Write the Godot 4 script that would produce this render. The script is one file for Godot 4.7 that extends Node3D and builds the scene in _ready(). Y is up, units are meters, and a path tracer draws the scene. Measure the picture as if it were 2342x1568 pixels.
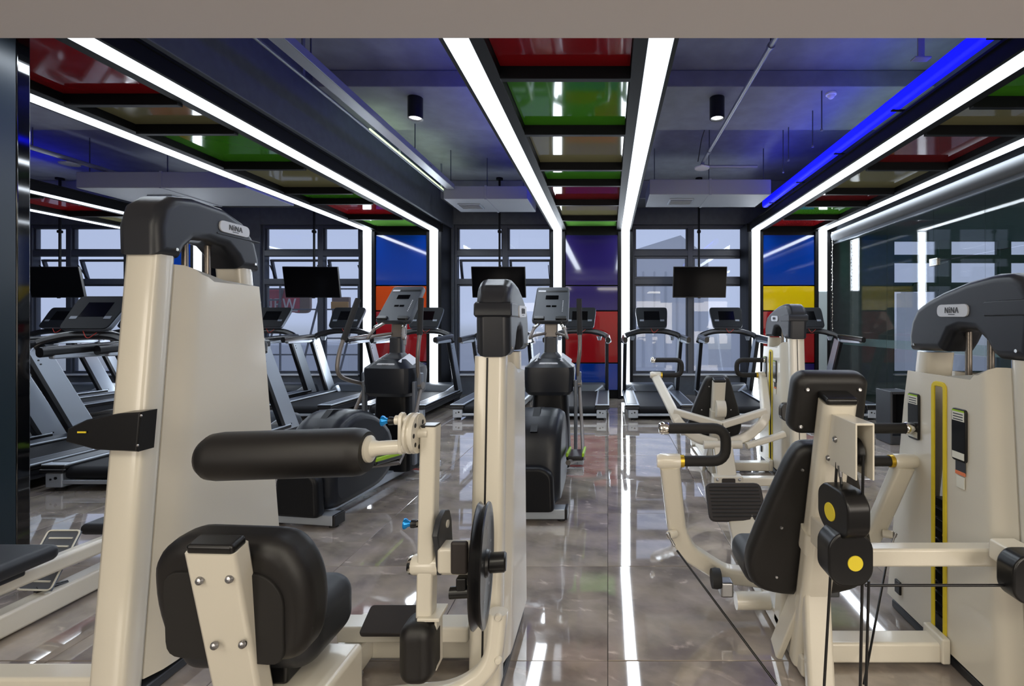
extends Node3D
# A gym: three (and a hidden fourth) rows of coloured panels between light strips, treadmills at the windows, weight machines in front.
# Camera at the origin's side, 1.35 m up, looking along -z; Z below is the distance from the camera plane.
const F := 1090.0
const CX := 1390.0
const CY := 742.0
const EYE := 1.35
var M := {}
var used := {}
var rng := RandomNumberGenerator.new()

func P(x: float, y: float, z: float) -> Vector3:
	return Vector3((x - CX) / F * z, EYE - (y - CY) / F * z, -z)

# ---------------------------------------------------------------- mesh builder
class MB:
	var v := PackedVector3Array()
	var n := PackedVector3Array()
	var x := Transform3D()
	func tri(a: Vector3, b: Vector3, c: Vector3, na: Vector3, nb: Vector3, nc: Vector3) -> void:
		var cr := (b - a).cross(c - a)
		if cr.length_squared() < 1e-16:
			return
		var A := x * a
		var B := x * b
		var C := x * c
		var NA := (x.basis * na).normalized()
		var NB := (x.basis * nb).normalized()
		var NC := (x.basis * nc).normalized()
		if cr.dot(na + nb + nc) > 0.0:
			v.append_array([A, C, B]); n.append_array([NA, NC, NB])
		else:
			v.append_array([A, B, C]); n.append_array([NA, NB, NC])
	func quad(a: Vector3, b: Vector3, c: Vector3, d: Vector3, na: Vector3, nb: Vector3, nc: Vector3, nd: Vector3) -> void:
		tri(a, b, c, na, nb, nc)
		tri(a, c, d, na, nc, nd)
	func flat4(a: Vector3, b: Vector3, c: Vector3, d: Vector3, nn: Vector3) -> void:
		quad(a, b, c, d, nn, nn, nn, nn)
	# rounded box, explicit normals
	func box(c: Vector3, s: Vector3, r := 0.0, seg := 1) -> MB:
		var h := s / 2.0
		r = minf(r, minf(h.x, minf(h.y, h.z)) * 0.999)
		if r <= 0.0001:
			for ax in 3:
				for sg in [-1.0, 1.0]:
					var nn := Vector3.ZERO
					nn[ax] = sg
					var u := (ax + 1) % 3
					var w := (ax + 2) % 3
					var q := []
					for k in [[-1, -1], [1, -1], [1, 1], [-1, 1]]:
						var p := Vector3.ZERO
						p[ax] = sg * h[ax]
						p[u] = k[0] * h[u]
						p[w] = k[1] * h[w]
						q.append(p + c)
					flat4(q[0], q[1], q[2], q[3], nn)
			return self
		var core := h - Vector3(r, r, r)
		for ax in 3:
			var u := (ax + 1) % 3
			var w := (ax + 2) % 3
			var gu := []
			var gw := []
			for k in range(seg, -1, -1):
				gu.append(-core[u] - r * tan(PI / 4 * k / seg)); gw.append(-core[w] - r * tan(PI / 4 * k / seg))
			for k in range(0, seg + 1):
				gu.append(core[u] + r * tan(PI / 4 * k / seg)); gw.append(core[w] + r * tan(PI / 4 * k / seg))
			for sg in [-1.0, 1.0]:
				var ps := []
				var ns := []
				for i in gu.size():
					for j in gw.size():
						var p := Vector3.ZERO
						p[ax] = sg * h[ax]
						p[u] = gu[i]
						p[w] = gw[j]
						var inn := p.clamp(-core, core)
						var nn := (p - inn).normalized()
						ps.append(inn + nn * r + c)
						ns.append(nn)
				var m := gw.size()
				for i in gu.size() - 1:
					for j in m - 1:
						var a := i * m + j
						quad(ps[a], ps[a + m], ps[a + m + 1], ps[a + 1], ns[a], ns[a + m], ns[a + m + 1], ns[a + 1])
		return self
	# sweep a profile [points, normals] along a path
	func sweep(path: Array, prof: Array, up := Vector3.UP, caps := true, scales: Array = []) -> MB:
		var pts: Array = prof[0]
		var nrm: Array = prof[1]
		var k := pts.size()
		var side := Vector3.ZERO
		var rings := []
		var rn := []
		var tg := []
		for i in path.size():
			var t := Vector3.ZERO
			if i > 0: t += (path[i] - path[i - 1]).normalized()
			if i < path.size() - 1: t += (path[i + 1] - path[i]).normalized()
			t = t.normalized()
			if i == 0:
				side = up.cross(t)
				if side.length() < 0.01: side = Vector3.RIGHT.cross(t)
				if side.length() < 0.01: side = Vector3.BACK.cross(t)
			side = (side - t * side.dot(t)).normalized()
			var b := t.cross(side).normalized()
			var sc := 1.0
			if scales.size() > i: sc = scales[i]
			var ring := []
			var rr := []
			for j in k:
				ring.append(path[i] + (side * pts[j].x + b * pts[j].y) * sc)
				rr.append(side * nrm[j].x + b * nrm[j].y)
			rings.append(ring); rn.append(rr); tg.append(t)
		for i in path.size() - 1:
			for j in k:
				var j2 := (j + 1) % k
				quad(rings[i][j], rings[i][j2], rings[i + 1][j2], rings[i + 1][j], rn[i][j], rn[i][j2], rn[i + 1][j2], rn[i + 1][j])
		if caps:
			for e in [0, path.size() - 1]:
				var nn: Vector3 = -tg[0] if e == 0 else tg[e]
				for j in range(1, k - 1):
					tri(rings[e][0], rings[e][j], rings[e][j + 1], nn, nn, nn)
		return self
	func tube(path: Array, r: float, seg := 12, caps := true) -> MB:
		return sweep(path, MB.circ(r, seg), Vector3.UP, caps)
	static func circ(r: float, seg := 12) -> Array:
		var p := []
		var q := []
		for i in seg:
			var a := TAU * i / seg
			q.append(Vector2(cos(a), sin(a)))
			p.append(q[-1] * r)
		return [p, q]
	static func rrect(w: float, h: float, r: float, seg := 2) -> Array:
		var p := []
		var q := []
		r = minf(r, minf(w, h) / 2 * 0.999)
		var cs := [Vector2(w / 2 - r, h / 2 - r), Vector2(-w / 2 + r, h / 2 - r), Vector2(-w / 2 + r, -h / 2 + r), Vector2(w / 2 - r, -h / 2 + r)]
		for c in 4:
			for k in seg + 1:
				var a := PI / 2 * c + PI / 2 * k / seg
				q.append(Vector2(cos(a), sin(a)))
				p.append(cs[c] + q[-1] * r)
		return [p, q]
	# lathe round the y axis: profile of Vector2(radius, y)
	func lathe(prof: Array, seg := 20, smooth := false) -> MB:
		var sn := []
		for i in prof.size() - 1:
			var d: Vector2 = prof[i + 1] - prof[i]
			sn.append(Vector2(d.y, -d.x).normalized())
		var out := 1.0
		for i in prof.size() - 1:
			for j in seg:
				var a0 := TAU * j / seg
				var a1 := TAU * (j + 1) / seg
				var n0: Vector2 = sn[i]
				var n1: Vector2 = sn[i]
				if smooth or true:
					if i > 0 and (smooth or sn[i].dot(sn[i - 1]) > 0.8): n0 = (sn[i] + sn[i - 1]).normalized()
					if i < prof.size() - 2 and (smooth or sn[i].dot(sn[i + 1]) > 0.8): n1 = (sn[i] + sn[i + 1]).normalized()
				var f := func(q: Vector2, a: float): return Vector3(q.x * cos(a), q.y, q.x * sin(a))
				quad(f.call(prof[i], a0), f.call(prof[i], a1), f.call(prof[i + 1], a1), f.call(prof[i + 1], a0), f.call(n0, a0) * out, f.call(n0, a1) * out, f.call(n1, a1) * out, f.call(n1, a0) * out)
		return self
	# extruded polygon in xy, depth along z (centred), rounded edges
	func prism(poly: Array, depth: float, bevel := 0.0, bseg := 2, holes: Array = []) -> MB:
		var pp := PackedVector2Array(poly)
		if Geometry2D.is_polygon_clockwise(pp): pp.reverse()
		var k := pp.size()
		var en := []
		for i in k:
			var d := (pp[(i + 1) % k] - pp[i]).normalized()
			en.append(Vector2(d.y, -d.x))
		var vn := []
		var mit := []
		for i in k:
			var a: Vector2 = en[(i + k - 1) % k]
			var b: Vector2 = en[i]
			var m := (a + b).normalized()
			mit.append(m / maxf(0.35, m.dot(b)))
		var rings := [[0.0, -depth / 2 + bevel, 0.0]]
		rings = []
		if bevel > 0.0:
			for s in bseg + 1:
				var t := PI / 2 * s / bseg
				rings.append([bevel * (1.0 - sin(t)), -depth / 2 + bevel * (1.0 - cos(t)), -cos(t)])
			for s in range(bseg, -1, -1):
				var t := PI / 2 * s / bseg
				rings.append([bevel * (1.0 - sin(t)), depth / 2 - bevel * (1.0 - cos(t)), cos(t)])
		else:
			rings = [[0.0, -depth / 2, 0.0], [0.0, depth / 2, 0.0]]
		for r in rings.size() - 1:
			for i in k:
				var i2 := (i + 1) % k
				var n0: Vector2 = en[i]
				var n1: Vector2 = en[i]
				if en[i].dot(en[(i + k - 1) % k]) > 0.7: n0 = (en[i] + en[(i + k - 1) % k]).normalized()
				if en[i].dot(en[i2]) > 0.7: n1 = (en[i] + en[i2]).normalized()
				var q := []
				var w := []
				for c in [[r, i, n0], [r, i2, n1], [r + 1, i2, n1], [r + 1, i, n0]]:
					var R: Array = rings[c[0]]
					var p2: Vector2 = pp[c[1]] - mit[c[1]] * R[0]
					q.append(Vector3(p2.x, p2.y, R[1]))
					var s := sqrt(maxf(0.0, 1.0 - R[2] * R[2]))
					w.append(Vector3(c[2].x * s, c[2].y * s, R[2]))
				quad(q[0], q[1], q[2], q[3], w[0], w[1], w[2], w[3])
		for e in [0, rings.size() - 1]:
			var R: Array = rings[e]
			var cap := PackedVector2Array()
			for i in k: cap.append(pp[i] - mit[i] * R[0])
			var idx := Geometry2D.triangulate_polygon(cap)
			if idx.is_empty(): idx = Geometry2D.triangulate_polygon(pp)
			var nn := Vector3(0, 0, -1 if e == 0 else 1)
			for t in range(0, idx.size(), 3):
				var a := cap[idx[t]]
				var b := cap[idx[t + 1]]
				var c := cap[idx[t + 2]]
				tri(Vector3(a.x, a.y, R[1]), Vector3(b.x, b.y, R[1]), Vector3(c.x, c.y, R[1]), nn, nn, nn)
		return self
	# skin loops of equal size, one after another
	func loft(loops: Array, closed := true, caps := true, sharp := 0.75) -> MB:
		var k: int = loops[0].size()
		var nl := loops.size()
		var fn := []
		var last := k if closed else k - 1
		for i in nl - 1:
			var row := []
			for j in last:
				var j2 := (j + 1) % k
				var a: Vector3 = loops[i][j]
				var nn: Vector3 = (loops[i + 1][j2] - a).cross(loops[i + 1][j] - loops[i][j2])
				row.append(nn.normalized())
			fn.append(row)
		var mid := Vector3.ZERO
		for l in loops:
			for p in l: mid += p
		mid /= float(k * nl)
		var sgn := 0.0
		for i in nl - 1:
			for j in last: sgn += fn[i][j].dot(loops[i][j] - mid)
		var flip := -1.0 if sgn < 0 else 1.0
		for i in nl - 1:
			for j in last:
				var j2 := (j + 1) % k
				var f0: Vector3 = fn[i][j]
				var ns := []
				for c in [[i, j], [i, j2], [i + 1, j2], [i + 1, j]]:
					var acc := Vector3.ZERO
					for di in [-1, 0]:
						for dj in [-1, 0]:
							var fi: int = c[0] + di
							var fj: int = c[1] + dj
							if fi < 0 or fi >= nl - 1: continue
							if closed: fj = (fj + k) % k
							elif fj < 0 or fj >= last: continue
							if fn[fi][fj].dot(f0) > sharp: acc += fn[fi][fj]
					ns.append((acc if acc.length() > 0.001 else f0).normalized() * flip)
				quad(loops[i][j], loops[i][j2], loops[i + 1][j2], loops[i + 1][j], ns[0], ns[1], ns[2], ns[3])
		if caps:
			for e in [0, nl - 1]:
				var o: Vector3 = loops[e][0]
				var c := Vector3.ZERO
				for p in loops[e]: c += p
				c /= float(k)
				var nn := Vector3.ZERO
				for j in k: nn += (loops[e][j] - c).cross(loops[e][(j + 1) % k] - c)
				nn = nn.normalized()
				if nn.dot(c - mid) < 0: nn = -nn
				for j in k: tri(c, loops[e][j], loops[e][(j + 1) % k], nn, nn, nn)
		return self
	func mesh() -> ArrayMesh:
		var a := []
		a.resize(Mesh.ARRAY_MAX)
		a[Mesh.ARRAY_VERTEX] = v
		a[Mesh.ARRAY_NORMAL] = n
		var m := ArrayMesh.new()
		m.add_surface_from_arrays(Mesh.PRIMITIVE_TRIANGLES, a)
		return m

func at(o: Vector3, e := Vector3.ZERO) -> Transform3D:
	return Transform3D(Basis.from_euler(e * PI / 180.0), o)

# a frame whose y axis runs from a to b
func along(a: Vector3, b: Vector3, hint := Vector3.BACK) -> Transform3D:
	var y := (b - a).normalized()
	var xx := y.cross(hint)
	if xx.length() < 0.01: xx = y.cross(Vector3.RIGHT)
	xx = xx.normalized()
	return Transform3D(Basis(xx, y, xx.cross(y)), a)

func mb(t := Transform3D()) -> MB:
	var m := MB.new()
	m.x = t
	return m

# round the corners of a path
func fil(pts: Array, r: float, n := 5) -> Array:
	var out := [pts[0]]
	for i in range(1, pts.size() - 1):
		var p: Vector3 = pts[i]
		var a: Vector3 = pts[i - 1] - p
		var b: Vector3 = pts[i + 1] - p
		var d := minf(r, minf(a.length(), b.length()) * 0.49)
		var s := p + a.normalized() * d
		var e := p + b.normalized() * d
		for k in n + 1:
			var t := float(k) / n
			out.append(s.lerp(p, t).lerp(p.lerp(e, t), t))
	out.append(pts[-1])
	return out

func fil2(pts: Array, r: float, n := 4) -> Array:
	var out := []
	var k := pts.size()
	for i in k:
		var p: Vector2 = pts[i]
		var rr := r
		var a: Vector2 = pts[(i + k - 1) % k] - p
		var b: Vector2 = pts[(i + 1) % k] - p
		var d := minf(rr, minf(a.length(), b.length()) * 0.48)
		var s := p + a.normalized() * d
		var e := p + b.normalized() * d
		for q in n + 1:
			var t := float(q) / n
			out.append(s.lerp(p, t).lerp(p.lerp(e, t), t))
	return out

# ---------------------------------------------------------------- nodes
func numbered(called: String) -> String:
	if not used.has(called):
		used[called] = 0
		return called
	used[called] += 1
	return "%s_%03d" % [called, used[called]]

func tag(o: Node3D, label: String, category: String, group := "", kind := "") -> Node3D:
	if label: o.set_meta("label", label)
	if category: o.set_meta("category", category)
	if group: o.set_meta("group", group)
	if kind: o.set_meta("kind", kind)
	return o

func thing(called: String, label: String, category: String, where := Vector3.ZERO, turn := 0.0, group := "", kind := "") -> Node3D:
	var o := Node3D.new()
	o.name = numbered(called)
	add_child(o)
	o.position = where
	o.rotation.y = turn
	return tag(o, label, category, group, kind)

func put(b: MB, called: String, m: Material, parent: Node = null) -> MeshInstance3D:
	return puts(b.mesh(), called, m, parent)

func puts(me: Mesh, called: String, m: Material, parent: Node = null) -> MeshInstance3D:
	var o := MeshInstance3D.new()
	o.mesh = me
	o.material_override = m
	if parent == null:
		o.name = numbered(called)
		add_child(o)
	else:
		o.name = called
		parent.add_child(o, true)
	return o

# a part whose mesh was given in world coordinates
func wput(b: MB, called: String, m: Material, parent: Node3D) -> MeshInstance3D:
	var o := put(b, called, m, parent)
	var q: Node3D = parent
	var off := Vector3.ZERO
	while q != null and q != self:
		off -= q.position
		q = q.get_parent() as Node3D
	o.position = off
	return o

func copy_of(o: Node3D, where: Vector3, turn := 0.0, label := "") -> Node3D:
	var c: Node3D = o.duplicate()
	c.name = numbered(String(o.name))
	add_child(c)
	c.position = where
	c.rotation.y = turn
	if label: c.set_meta("label", label)
	return c

func solid(called: String, lo: Vector3, hi: Vector3, m: Material, parent: Node = null, r := 0.0) -> MeshInstance3D:
	var o := put(mb().box(Vector3.ZERO, hi - lo, r), called, m, parent)
	o.position = (lo + hi) / 2
	if parent == null: o.set_meta("kind", "structure")
	return o

func area_light(called: String, where: Transform3D, size: Vector2, c: Color, e: float, parent: Node) -> void:
	var l := AreaLight3D.new()
	l.name = called
	l.area_size = size
	l.area_normalize_energy = false
	l.light_color = c
	l.light_energy = e
	l.area_range = 30.0
	l.area_attenuation = 2.0
	l.shadow_enabled = true
	parent.add_child(l, true)
	l.transform = where

func mat(called: String, c: Color, rough := 0.5, metal := 0.0, spec := 0.5) -> StandardMaterial3D:
	var m := StandardMaterial3D.new()
	m.resource_name = called
	m.albedo_color = c
	m.roughness = rough
	m.metallic = metal
	m.metallic_specular = spec
	M[called] = m
	return m

func c8(r: int, g: int, b: int, a := 255) -> Color:
	return Color8(r, g, b, a)

func noise_tex(freq: float, size := 256, as_normal := false, bump := 4.0, seed_ := 1, octaves := 3) -> NoiseTexture2D:
	var t := NoiseTexture2D.new()
	var nz := FastNoiseLite.new()
	nz.seed = seed_
	nz.frequency = freq
	nz.fractal_octaves = octaves
	t.noise = nz
	t.width = size
	t.height = size
	t.seamless = true
	t.as_normal_map = as_normal
	t.bump_strength = bump
	return t

func tri_tex(m: StandardMaterial3D, t: Texture2D, scale: float, world := false) -> void:
	m.albedo_texture = t
	m.uv1_triplanar = true
	m.uv1_world_triplanar = world
	m.uv1_scale = Vector3.ONE * scale

func relief(m: StandardMaterial3D, t: Texture2D, scale: float, strength: float, world := false) -> void:
	m.normal_enabled = true
	m.normal_texture = t
	m.normal_scale = strength
	m.uv1_triplanar = true
	m.uv1_world_triplanar = world
	m.uv1_scale = Vector3.ONE * scale

# ---------------------------------------------------------------- scene
const STRIP_C := Color(0.92, 0.96, 1.0)
const STRIP_E := 5.0
const BLUE_C := Color(0.05, 0.06, 1.0)
const ARCH_H := 3.06
const ZCOL := 8.66
const ZWALL := 9.3
const SLAB := 3.92

func _ready() -> void:
	rng.seed = 11
	var cam := Camera3D.new()
	cam.name = "camera"
	cam.projection = Camera3D.PROJECTION_FRUSTUM
	cam.near = 0.05
	cam.far = 600.0
	cam.size = 1568.0 / F * 0.05
	cam.frustum_offset = Vector2((1171.0 - CX) / F * 0.05, (CY - 784.0) / F * 0.05)
	add_child(cam)
	cam.position = Vector3(0, EYE, 0)
	var sky := ProceduralSkyMaterial.new()
	sky.sky_top_color = c8(176, 191, 226)
	sky.sky_horizon_color = c8(176, 190, 222)
	sky.ground_horizon_color = c8(170, 183, 210)
	sky.ground_bottom_color = c8(120, 128, 142)
	sky.sun_angle_max = 1.0
	sky.sky_energy_multiplier = 1.0
	var env := Environment.new()
	env.background_mode = Environment.BG_SKY
	env.sky = Sky.new()
	env.sky.sky_material = sky
	env.background_energy_multiplier = 1.12
	env.tonemap_mode = Environment.TONE_MAPPER_LINEAR
	env.tonemap_exposure = 1.0
	env.sdfgi_enabled = true
	env.ssao_enabled = true
	env.ssil_enabled = true
	var we := WorldEnvironment.new()
	we.name = "world_environment"
	we.environment = env
	add_child(we)
	materials()
	room()
	arches()
	overhead()
	outside()
	gym()

func materials() -> void:
	mat("slab", c8(146, 150, 156), 0.75)
	tri_tex(M.slab, speckle(c8(225, 225, 225), c8(255, 255, 255), 0.012, 5), 0.5, true)
	mat("soffit", c8(228, 218, 212), 0.85)
	mat("blind_cloth", c8(88, 90, 93), 0.75)
	mat("grey_wall", c8(92, 98, 108), 0.6)
	tri_tex(M.grey_wall, speckle(c8(228, 228, 228), c8(255, 255, 255), 0.02, 8), 0.6, true)
	mat("plain_wall", c8(222, 216, 210), 0.8)
	mat("frame_black", c8(16, 17, 19), 0.55, 0.0, 0.3)
	mat("frame_grey", c8(70, 75, 86), 0.4)
	mat("sill", c8(200, 204, 212), 0.45)
	mat("grout", c8(70, 66, 63), 0.9)
	mat("duct", c8(150, 154, 162), 0.6)
	mat("pipe", c8(160, 164, 172), 0.4, 0.4)
	mat("galv", c8(150, 155, 165), 0.35, 0.7)
	for q in [["red", c8(150, 20, 26)], ["green", c8(74, 148, 34)], ["tan", c8(140, 134, 96)], ["blue", c8(6, 52, 142)], ["purple", c8(40, 30, 90)], ["yellow", c8(214, 184, 0)], ["orange", c8(196, 70, 22)], ["maroon", c8(120, 26, 30)], ["lime", c8(120, 190, 80)]]:
		var p := mat("panel_" + q[0], q[1], 0.06, 0.0, 0.5)
		p.clearcoat_enabled = true
		p.clearcoat = 0.3
		p.clearcoat_roughness = 0.03
	var g := mat("strip_glow", c8(250, 252, 255), 0.6)
	g.emission_enabled = true
	g.emission = STRIP_C
	g.emission_energy_multiplier = 1.4
	g = mat("blue_glow", c8(40, 50, 220), 0.6)
	g.emission_enabled = true
	g.emission = Color(0.01, 0.02, 1.0)
	g.emission_energy_multiplier = 1.1
	g = mat("lime_glow", c8(250, 255, 235), 0.6)
	g.emission_enabled = true
	g.emission = Color(0.9, 1.0, 0.78)
	g.emission_energy_multiplier = 1.1
	g = mat("warm_glow", c8(255, 250, 240), 0.6)
	g.emission_enabled = true
	g.emission = Color(1.0, 0.93, 0.82)
	g.emission_energy_multiplier = 1.6
	g = mat("cool_glow", c8(255, 255, 255), 0.6)
	g.emission_enabled = true
	g.emission = Color(0.95, 0.97, 1.0)
	g.emission_energy_multiplier = 3.0
	g = mat("window_glass", Color(0.8, 0.86, 0.95, 0.04), 0.02, 0.0, 0.38)
	g.transparency = BaseMaterial3D.TRANSPARENCY_ALPHA
	g = mat("green_glass", Color(0.10, 0.24, 0.20, 0.15), 0.02, 0.0, 0.36)
	g.transparency = BaseMaterial3D.TRANSPARENCY_ALPHA
	g = mat("frosted", Color(0.40, 0.52, 0.52, 0.3), 0.5)
	g.transparency = BaseMaterial3D.TRANSPARENCY_ALPHA
	mat("cream", c8(212, 206, 192), 0.28)
	M.cream.clearcoat_enabled = true
	M.cream.clearcoat = 0.5
	M.cream.clearcoat_roughness = 0.12
	relief(M.cream, noise_tex(0.05, 256, true, 3.0, 21), 6.0, 0.05)
	mat("white_paint", c8(232, 230, 228), 0.3)
	mat("cap_grey", c8(36, 38, 44), 0.36, 0.0, 0.42)
	relief(M.cap_grey, noise_tex(0.35, 256, true, 2.0, 3, 2), 10.0, 0.12)
	mat("black_plastic", c8(16, 16, 18), 0.3)
	mat("dark_plastic", c8(40, 42, 47), 0.42)
	mat("leather", c8(20, 18, 18), 0.46)
	relief(M.leather, noise_tex(0.3, 256, true, 3.0, 9, 2), 12.0, 0.25)
	mat("leather_blue", c8(30, 32, 37), 0.46)
	M.leather_blue.normal_enabled = true
	M.leather_blue.normal_texture = M.leather.normal_texture
	M.leather_blue.normal_scale = 0.25
	M.leather_blue.uv1_triplanar = true
	M.leather_blue.uv1_scale = Vector3.ONE * 12.0
	mat("foam", c8(24, 22, 21), 0.75)
	mat("rubber", c8(24, 24, 25), 0.7)
	mat("tread", c8(46, 41, 40), 0.55)
	mat("chrome", c8(225, 222, 215), 0.12, 1.0)
	mat("steel", c8(160, 160, 162), 0.28, 1.0)
	mat("rod", c8(142, 134, 126), 0.34, 0.85)
	mat("strip_off", c8(170, 182, 184), 0.5)
	mat("silver", c8(178, 186, 196), 0.34, 0.55)
	mat("silver_dark", c8(110, 116, 126), 0.4, 0.4)
	mat("taupe_metal", c8(128, 122, 118), 0.38, 0.5)
	mat("shell", c8(24, 27, 34), 0.34, 0.0, 0.4)
	mat("shell_dark", c8(14, 15, 19), 0.4, 0.0, 0.35)
	mat("belt", c8(20, 21, 24), 0.6, 0.0, 0.3)
	mat("console", c8(44, 49, 57), 0.4)
	mat("console_face", c8(20, 22, 26), 0.5, 0.0, 0.25)
	mat("screen", c8(6, 6, 8), 0.12, 0.0, 0.22)
	mat("yellow", c8(222, 200, 48), 0.5)
	mat("trim_yellow", c8(216, 192, 36), 0.5)
	mat("blue_knob", c8(20, 130, 205), 0.2, 0.5)
	mat("lime_plastic", c8(150, 190, 30), 0.45)
	mat("plate", c8(196, 199, 206), 0.35)
	mat("ink", c8(52, 54, 60), 0.5)
	mat("white", c8(240, 240, 240), 0.5)
	mat("red_plastic", c8(190, 60, 50), 0.4)
	mat("orange_print", c8(214, 118, 78), 0.6)
	mat("paper", c8(214, 212, 200), 0.7)
	mat("gold", c8(214, 178, 60), 0.3, 0.8)
	mat("pillar", c8(24, 38, 46), 0.3, 0.0, 0.5)
	mat("pillar_black", c8(8, 9, 12), 0.05, 0.0, 0.7)
	mat("hazed_pale", c8(212, 213, 215), 0.9)  # outdoor tones lightened: distance haze is put into the colour
	mat("hazed_grey", c8(188, 190, 194), 0.9)
	mat("hazed_roof", c8(224, 224, 224), 0.9)
	mat("ground_out", c8(165, 165, 165), 0.95)  # ground paled too, carrying the same haze in its colour
	mat("sign_metal", c8(120, 122, 130), 0.5, 0.3)
	mat("sign_brown", c8(150, 128, 116), 0.6)
	mat("sign_gold", c8(206, 160, 92), 0.5)
	mat("sign_red", c8(214, 96, 110), 0.6)
	mat("sign_white", c8(246, 238, 240), 0.6)

func speckle(lo: Color, hi: Color, freq: float, seed_: int) -> NoiseTexture2D:
	var t := noise_tex(freq, 512, false, 1.0, seed_, 5)
	var gr := Gradient.new()
	gr.set_color(0, lo)
	gr.set_color(1, hi)
	t.color_ramp = gr
	return t

# polished stone: warm grey clouds, diagonal pale veins
func marble() -> ImageTexture:
	var s := 1024
	var a := FastNoiseLite.new()
	a.seed = 4
	a.frequency = 0.0042
	a.fractal_octaves = 5
	a.domain_warp_enabled = true
	a.domain_warp_amplitude = 60.0
	a.domain_warp_frequency = 0.004
	var v := FastNoiseLite.new()
	v.seed = 17
	v.frequency = 0.0032
	v.fractal_type = FastNoiseLite.FRACTAL_RIDGED
	v.fractal_octaves = 4
	v.domain_warp_enabled = true
	v.domain_warp_amplitude = 45.0
	v.domain_warp_frequency = 0.006
	var w := FastNoiseLite.new()
	w.seed = 31
	w.frequency = 0.006
	w.fractal_octaves = 2
	var im := Image.create(s, s, false, Image.FORMAT_RGB8)
	var data := PackedByteArray()
	data.resize(s * s * 3)
	for y in s:
		for x in s:
			var u := x * 0.8 + y * 0.55
			var q := (y * 0.9 - x * 0.5) * 1.45
			var c := a.get_noise_2d(u, q)
			var r := v.get_noise_2d(u * 0.8 + 300.0, q)
			var k := w.get_noise_2d(x, y)
			var vein := clampf((r - 0.66) * 4.0, 0.0, 1.0) * clampf(k * 2.4 + 0.4, 0.0, 1.0)
			var dark := clampf((-c - 0.12) * 1.6, 0.0, 0.5)
			var base := 0.60 + 0.12 * c
			var rr := base * 1.045 + vein * 0.20 - dark * 0.06
			var gg := base * 0.98 + vein * 0.185 - dark * 0.055
			var bb := base * 0.905 + vein * 0.165 - dark * 0.045 + 0.02 * k
			var o := (y * s + x) * 3
			data[o] = int(clampf(rr, 0, 1) * 255)
			data[o + 1] = int(clampf(gg, 0, 1) * 255)
			data[o + 2] = int(clampf(bb, 0, 1) * 255)
	im.set_data(s, s, false, Image.FORMAT_RGB8, data)
	return ImageTexture.create_from_image(im)

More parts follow.
